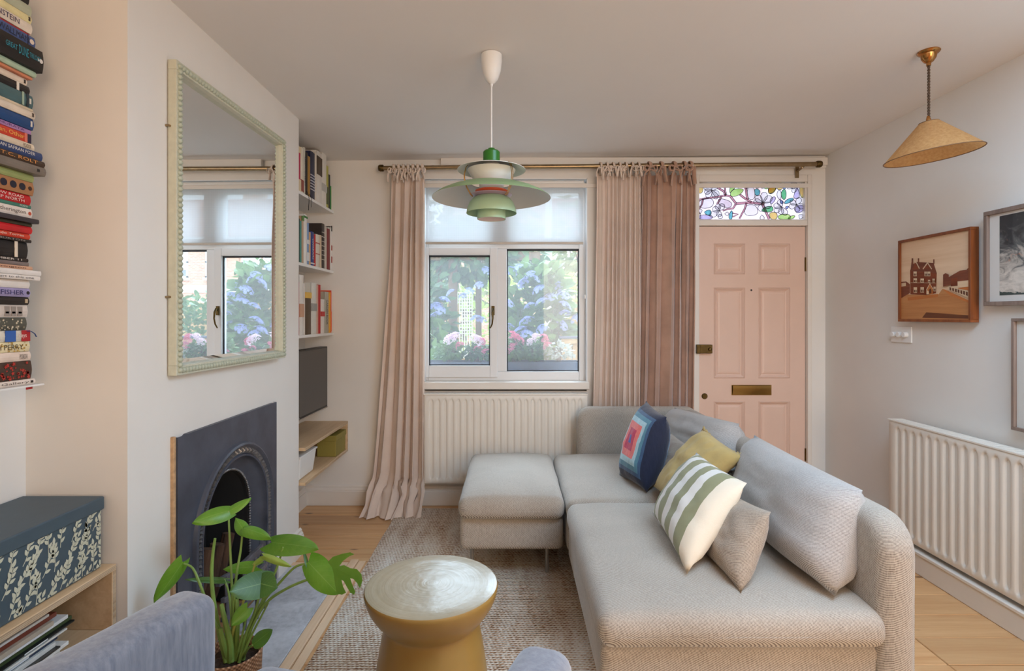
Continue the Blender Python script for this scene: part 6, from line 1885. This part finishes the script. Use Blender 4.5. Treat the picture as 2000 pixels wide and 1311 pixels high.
def shrub(name, label, c, rad, n, L, m, seed, stems=5, cat='shrub', zb=GZ, extra=None, outer=0.35):
    q = random.Random(seed)
    c = V(c)
    t = thing(name, label, cat, (c.x, c.y, zb))
    mb = MB()
    for _ in range(n):
        d = V((q.gauss(0, 1), q.gauss(0, 1), q.gauss(0, 1))).normalized()
        r_ = (q.random() * (1 - outer) + outer) if q.random() < .8 else q.random()
        p = c + V((d.x * rad[0], d.y * rad[1], d.z * rad[2])) * r_ ** 0.5
        if p.z < zb + 0.05: continue
        l = L * q.uniform(.6, 1.25)
        dr = (d + V((q.uniform(-.8, .8), q.uniform(-.8, .8), q.uniform(-1.0, .3)))).normalized()
        leafmesh(mb, p, dr, V((q.uniform(-.5, .5), q.uniform(-.9, .1), 0.8)), l, l * q.uniform(.26, .36))
    o = mb.build('foliage', m, t)
    o['kind'] = 'stuff'
    sm = MB()
    for k in range(stems):
        a = 2 * math.pi * k / stems
        e = c + V((math.cos(a) * rad[0] * .6, math.sin(a) * rad[1] * .6, rad[2] * q.uniform(.1, .7)))
        b_ = V((c.x + 0.1 * math.cos(a) * rad[0], c.y + 0.1 * math.sin(a) * rad[1], zb))
        sm.tube([b_, b_.lerp(e, .5) + V((q.uniform(-.05, .05), q.uniform(-.05, .05), .05)), e], [max(0.008, rad[0] * .03), max(0.006, rad[0] * .02), 0.004], 6)
    sm.build('stems', BARK, t)['kind'] = 'stuff'
    return t
# flowerhead meshes shared by all heads of a plant
def headmesh(name, m, n, R_, fs, flat, seed):
    q = random.Random(seed)
    mb = MB()
    for _ in range(n):
        a, r_ = q.uniform(0, 2 * math.pi), math.sqrt(q.random()) * R_
        p = V((r_ * math.cos(a), r_ * math.sin(a), flat * R_ * (1 - (r_ / R_) ** 2) + q.uniform(-.004, .004)))
        n_ = V((p.x * .8, p.y * .8, R_ * .7)).normalized()
        u_ = n_.orthogonal().normalized()
        v_ = n_.cross(u_)
        g0 = q.uniform(0, 6)
        for k in range(4):
            b_ = g0 + k * math.pi / 2
            d1 = u_ * math.cos(b_) + v_ * math.sin(b_)
            d2 = u_ * math.cos(b_ + .9) + v_ * math.sin(b_ + .9)
            mb.add([p, p + d1 * fs, p + (d1 + d2) * fs * .72 + n_ * fs * .2, p + d2 * fs], [(0, 1, 2, 3)])
    me = bpy.data.meshes.new(name)
    me.from_pydata([tuple(p) for p in mb.v], [], mb.f)
    me.materials.append(m)
    return me
HB = fol('hydrangea_blue', S(138, 150, 212), S(184, 192, 234), 0.3)
HPK = fol('geranium_pink', S(220, 90, 128), S(240, 150, 176), 0.3)
HPL = fol('geranium_blush', S(240, 206, 226), S(250, 232, 242), 0.3)
hb = headmesh('flower_head', HB, 64, 0.062, 0.0105, 0.5, 3)
hp = headmesh('flower_head_pink', HPK, 24, 0.036, 0.011, 0.8, 4)
hw = headmesh('flower_head_blush', HPL, 24, 0.040, 0.012, 0.8, 5)
hy = shrub('hydrangea_shrub', 'large blue flowering hydrangea outside the right window pane', (0.26, 5.25, 0.92), (0.36, 0.30, 0.98), 1500, 0.145, FG, 21, 7)
big = MB(); leafmesh(big, V((0, 0, 0)), V((0, -0.5, -0.5)), V((0, -.6, .8)), 0.16, 0.055)
lm = bpy.data.meshes.new('leaf'); lm.from_pydata([tuple(p) for p in big.v], [], big.f); lm.materials.append(FG)
q = random.Random(31)
for k in range(46):
    px, py = q.uniform(992, 1080), q.uniform(500, 690)
    share(lm, 'leaf', hy, P(px, py, 4.98 + q.uniform(-.06, .1)), (q.uniform(-.5, .5), q.uniform(-.5, .5), q.uniform(0, 6.2)), (q.uniform(.6, 1.1),) * 3)
heads = [(1000, 530, 5.0), (1012, 524, 5.0), (1035, 537, 4.95), (1045, 545, 4.95), (1022, 553, 4.92), (1052, 566, 4.92), (1035, 598, 4.9), (1058, 590, 4.92), (1076, 580, 5.0), (1103, 597, 5.0), (1104, 612, 5.0), (1100, 578, 5.05), (1058, 642, 4.88), (1028, 627, 4.88), (1016, 646, 4.86), (1027, 652, 4.86), (1098, 635, 5.0), (1126, 622, 5.05), (992, 592, 4.95), (990, 640, 4.9), (1085, 560, 5.15)]
for px, py, y_ in heads:
    share(hb, 'flower_head', hy, P(px, py, y_), (q.uniform(.3, .9), q.uniform(-.3, .3), q.uniform(0, 6)), (q.uniform(.85, 1.15),) * 3)
hl = shrub('climbing_hydrangea', 'leafy blue flowered climber outside the left window pane', (-0.86, 5.3, 0.85), (0.30, 0.25, 1.0), 850, 0.12, FD, 22, 5)
for px, py, y_ in ((852, 598, 5.0), (868, 586, 5.0), (860, 605, 5.0), (880, 572, 5.05), (917, 568, 5.1), (935, 557, 5.1), (950, 528, 5.15), (848, 618, 5.0), (905, 578, 5.1), (928, 622, 5.0), (940, 625, 5.05)):
    share(hb, 'flower_head', hl, P(px, py, y_), (q.uniform(.3, .9), q.uniform(-.3, .3), q.uniform(0, 6)), (q.uniform(.7, .95),) * 3)
for k in range(26):
    share(lm, 'leaf', hl, P(q.uniform(838, 872), q.uniform(600, 700), 5.0 + q.uniform(-.08, .1)), (q.uniform(-.5, .5), q.uniform(-.5, .5), q.uniform(0, 6.2)), (q.uniform(.6, 1.0),) * 3)
shrub('overhead_climber', 'pale leafy climber across the garden pergola top', (-0.35, 5.9, 2.05), (0.75, 0.4, 0.32), 900, 0.12, FD, 23, 0, 'climber', zb=1.55)
# window box with trailing pink geraniums
wb = thing('window_box', 'dark slate coloured window box on the outer sill', 'planter', (-0.05, 4.12, 0.80))
SLT = mat('slate_blue_paint', S(92, 98, 116), 0.6, var=0.15, vs=12)
y0_, y1_ = 4.02, 4.22
for b in ((-0.72, 0.52, y0_, y0_ + 0.014), (-0.72, 0.52, y1_ - 0.014, y1_), (-0.72, -0.706, y0_, y1_), (0.506, 0.52, y0_, y1_)):
    BX('side_board', SLT, wb, b[0], b[1], b[2], b[3], 0.80, 0.985)
BX('base_board', SLT, wb, -0.72, 0.52, y0_, y1_, 0.79, 0.80)
BX('earth', _m['potting_soil'], wb, -0.70, 0.50, y0_ + 0.014, y1_ - 0.014, 0.80, 0.965)
struct(BX('window_sill_outside', mat('stone_sill', S(196, 186, 172), 0.8, var=0.1), None, -0.78, 0.70, YB + 0.16, 4.26, 0.70, 0.79))
def flowers(label, px0, px1, top, heads_, seed, m=FG, n=420):
    c = P((px0 + px1) / 2, (top + 712) / 2, 4.14)
    hx = (px1 - px0) / 2 * 4.14 / F
    hz_ = (712 - top) / 2 * 4.14 / F
    t = shrub('geranium', label, (c.x, 4.14, c.z), (hx, 0.10, hz_), n, 0.042, m, seed, 6, 'flower', zb=0.966, outer=0.1)
    for px, py, me in heads_:
        share(me, 'flower_head', t, P(px, py, 4.08), (q.uniform(.4, 1.1), q.uniform(-.3, .3), q.uniform(0, 6)), (q.uniform(.8, 1.2),) * 3)
flowers('blush white geranium in the left part of the window box', 852, 905, 668, [(878, 664, hw), (890, 656, hw), (884, 660, hw), (898, 676, hp)], 41, n=300)
flowers('pale pink geranium beside the casement handle stile', 905, 962, 672, [(926, 660, hw), (934, 665, hw), (941, 668, hp), (932, 682, hp), (948, 690, hp)], 42, FD)
flowers('red pink geranium at the left of the right pane', 984, 1022, 656, [(1000, 656, hp), (1008, 660, hp), (1002, 666, hp), (1015, 668, hp), (1000, 678, hp), (990, 688, hp)], 43)
flowers('mixed pink geranium in the middle of the right pane', 1022, 1072, 668, [(1046, 658, hw), (1050, 661, hw), (1036, 668, hw), (1062, 660, hp), (1065, 666, hp), (1069, 676, hp)], 44)
shrub('silver_foliage_plant', 'grey silver leaved plant at the right end of the window box', (0.36, 4.14, 1.03), (0.12, 0.09, 0.09), 260, 0.04, fol('silver_leaf', S(150, 160, 150), S(196, 202, 190)), 45, 4, 'plant', zb=0.966)
# posts, trellis, fences
POST = wood('weathered_post', S(150, 124, 98), S(110, 88, 68), 2, 1.0, 0.85)
FENC = wood('fence_pine', S(214, 180, 130), S(180, 142, 96), 2, 0.8, 0.8)
for px0, px1, y_, lab in ((876, 892, 5.7, 'weathered brown timber post near the left pane centre'), (929, 940, 6.2, 'second weathered timber post further back in the garden'), (851, 862, 6.0, 'dark timber post behind the climber at far left')):
    a, b = P(px0, 600, y_).x, P(px1, 600, y_).x
    tag(BX('garden_post', POST, None, a, b, y_, y_ + 0.09, GZ, 2.3, bevel=0.004), lab, 'post')
tag(BX('pergola_beam', POST, None, -1.4, 0.3, 5.72, 5.81, 1.93, 2.02, bevel=0.004), 'horizontal timber beam across the garden posts', 'beam')
wp = BX('porch_post', mat('porch_white', S(238, 234, 230), 0.6), None, P(1066, 600, 7.2).x, P(1078, 600, 7.2).x, 7.2, 7.29, GZ, 3.2, bevel=0.005)
tag(wp, 'tall white post standing behind the hydrangea', 'post')
tr_ = thing('trellis', 'white square lattice trellis panel in the garden', 'trellis', (-0.66, 6.6, GZ))
TW2 = mat('trellis_white', S(240, 236, 228), 0.6)
tx0, tx1 = P(893, 600, 6.6).x, P(922, 600, 6.6).x
tz0, tz1 = P(900, 652, 6.6).z, P(900, 572, 6.6).z
for k in range(7):
    x_ = tx0 + (tx1 - tx0) * k / 6
    BX('trellis_slat', TW2, tr_, x_ - 0.006, x_ + 0.006, 6.6, 6.612, GZ, tz1)
for k in range(14):
    z_ = tz0 + (tz1 - tz0) * k / 13
    BX('trellis_slat', TW2, tr_, tx0, tx1, 6.612, 6.622, z_ - 0.006, z_ + 0.006)
gf = thing('garden_fence', 'honey coloured timber fence at the right of the garden', 'fence', (0.9, 4.9, GZ))
fx0 = P(1096, 680, 4.9).x
for k in range(9):
    BX('fence_board', FENC, gf, fx0 + k * 0.105, fx0 + k * 0.105 + 0.098, 4.9, 4.918, GZ, P(1100, 668, 4.9).z, bevel=0.002, seg=1)
BX('fence_rail', FENC, gf, fx0, fx0 + 0.94, 4.875, 4.9, P(1100, 671, 4.9).z, P(1100, 662, 4.9).z)
BX('fence_cap', SLT, gf, fx0 - 0.02, fx0 + 0.96, 4.86, 4.95, P(1100, 661, 4.9).z, P(1100, 657, 4.9).z)
bx_ = thing('timber_planter', 'low sunlit timber sleeper planter behind the geraniums', 'planter', (-0.5, 6.3, GZ))
for k in range(5):
    z_ = GZ + k * 0.2
    BX('sleeper', FENC, bx_, -0.80, -0.30, 6.2, 6.3, z_, z_ + 0.195, bevel=0.006)
bh = thing('board_fence', 'tan close board fence panel behind the brown post', 'fence', (-0.77, 6.0, GZ))
for k in range(3):
    BX('fence_board', FENC, bh, P(873, 600, 6.0).x + k * 0.045, P(873, 600, 6.0).x + k * 0.045 + 0.041, 6.0, 6.02, GZ, P(880, 594, 6.0).z)
rf = thing('rear_fence', 'long pale timber fence closing the front garden', 'fence', (1.2, 8.0, GZ))
for k in range(30):
    BX('fence_board', FENC, rf, 0.4 + k * 0.15, 0.4 + k * 0.15 + 0.14, 8.0, 8.02, GZ, 1.55 + 0.01 * math.sin(k * 2.1))
# hedges and trees
shrub('garden_hedge', 'dense green hedge beyond the garden wall', (2.0, 7.0, 0.8), (1.0, 0.45, 0.85), 2200, 0.11, FG, 51, 5, 'hedge')
shrub('sunlit_bush', 'yellow green sunlit bush behind the trellis', (-0.2, 7.6, 0.9), (1.0, 0.5, 1.1), 2000, 0.11, FY, 52, 5)
shrub('sunlit_bush', 'bright yellow green bush behind the white post', (0.9, 8.8, 1.4), (0.6, 0.5, 0.6), 900, 0.11, FY, 53, 5)
shrub('sunlit_bush', 'tall sunlit bush at far left of the garden', (-1.5, 7.4, 1.2), (0.7, 0.6, 1.4), 1600, 0.12, FD, 54, 5)
shrub('street_tree', 'tall loose leaved street tree left of the terrace', (-1.6, 13, 3.6), (2.4, 1.6, 2.2), 2600, 0.26, FT, 55, 9, 'tree')
shrub('street_tree', 'sparse street tree right of the white post', (1.9, 12, 3.0), (1.2, 1.0, 1.2), 700, 0.22, FT, 56, 7, 'tree')
# terraced house across the street (seen in the mirror)
m, nt, out = nt_new('terrace_brick')
br = nd(nt, 'TexBrick', {'Vector': coords(nt, 'Object', (1, 1, 1), (math.pi / 2, 0, 0)), 'Color1': S(206, 140, 110), 'Color2': S(222, 164, 132), 'Mortar': S(220, 204, 188), 'Scale': 1.0, 'Mortar Size': 0.008, 'Brick Width': 0.225, 'Row Height': 0.075})
finish(nt, out, br.outputs[0], 0.9)
BRK = m
m, nt, out = nt_new('roof_tiles')
br = nd(nt, 'TexBrick', {'Vector': coords(nt, 'Object', (1, 1, 1), (math.pi / 2, 0, 0)), 'Color1': S(196, 140, 120), 'Color2': S(176, 128, 116), 'Mortar': S(120, 90, 84), 'Scale': 1.0, 'Mortar Size': 0.01, 'Brick Width': 0.26, 'Row Height': 0.16})
finish(nt, out, br.outputs[0], 0.8)
ROOF = m
SASH = mat('sash_white', S(240, 238, 234), 0.5)
PANE = mat('far_window_glass', S(120, 126, 130), 0.1, spec=0.8)
CURT = mat('far_blind', S(206, 200, 190), 0.8)
def terrace(x0, x1, yf, label, wins):
    h = thing('terraced_house', label, 'house', ((x0 + x1) / 2, yf, GZ))
    BX('wall', BRK, h, x0, x1, yf, yf + 6, GZ, 4.95)
    BX('stone_band', mat('stone_band', S(236, 226, 214), 0.8), h, x0, x1, yf - 0.06, yf, 2.50, 2.86)
    BX('eaves', SASH, h, x0, x1, yf - 0.35, yf, 4.95, 5.12)
    mb = MB()
    mb.add([(x0, yf - 0.4, 5.1), (x1, yf - 0.4, 5.1), (x1, yf + 3, 7.6), (x0, yf + 3, 7.6), (x0, yf + 6.4, 5.1), (x1, yf + 6.4, 5.1)], [(0, 1, 2, 3), (3, 2, 5, 4), (0, 3, 4), (1, 5, 2), (0, 4, 5, 1)])
    mb.build('roof', ROOF, h)
    BX('chimney', BRK, h, x0 + 0.3, x0 + 1.2, yf + 2.5, yf + 3.3, 6.9, 8.6)
    for (xc, z0, z1, w_) in wins:
        f_ = MB()
        for b in ((-w_ / 2, w_ / 2, z0, z0 + 0.09), (-w_ / 2, w_ / 2, z1 - 0.09, z1), (-w_ / 2, -w_ / 2 + 0.08, z0, z1), (w_ / 2 - 0.08, w_ / 2, z0, z1), (-w_ / 2, w_ / 2, (z0 + z1) / 2 - 0.04, (z0 + z1) / 2 + 0.04)):
            f_.box(xc + b[0], xc + b[1], yf - 0.05, yf + 0.03, b[2], b[3])
        fo = f_.build('window', SASH, h)
        BX('pane', PANE, fo, xc - w_ / 2 + .05, xc + w_ / 2 - .05, yf - 0.02, yf - 0.015, z0 + .05, z1 - .05)
        BX('blind', CURT, fo, xc - w_ / 2 + .08, xc + w_ / 2 - .08, yf - 0.035, yf - 0.025, z0 + (z1 - z0) * .25, z1 - .09)
        BX('sill', _m['stone_band'], fo, xc - w_ / 2 - .08, xc + w_ / 2 + .08, yf - 0.12, yf, z0 - 0.12, z0)
terrace(6.5, 11.6, 25, 'pink brick terraced house with white sashes across the street', [(8.7, 3.2, 4.6, .95), (9.95, 3.2, 4.6, .95), (11.0, 3.2, 4.6, .95), (9.3, 0.8, 2.2, 1.1), (10.9, 0.8, 2.2, 1.1)])
terrace(11.62, 18, 25, 'end brick terraced house across the street with single sash windows', [(12.75, 3.2, 4.7, 1.0), (14.6, 3.2, 4.7, 1.0), (13.0, 0.8, 2.2, 1.2)])
terrace(-3.5, 6.48, 25.4, 'brick terraced house partly hidden by the street trees', [(-1.5, 3.2, 4.6, .95), (0.5, 3.2, 4.6, .95), (2.5, 3.2, 4.6, .95), (4.9, 3.2, 4.6, .95)])
lwall = MB().box(0.9, 4.2, 6.2, 6.35, GZ, 1.0).build('garden_wall', BRK)
tag(lwall, 'low brick front garden wall below the hedge', 'wall')
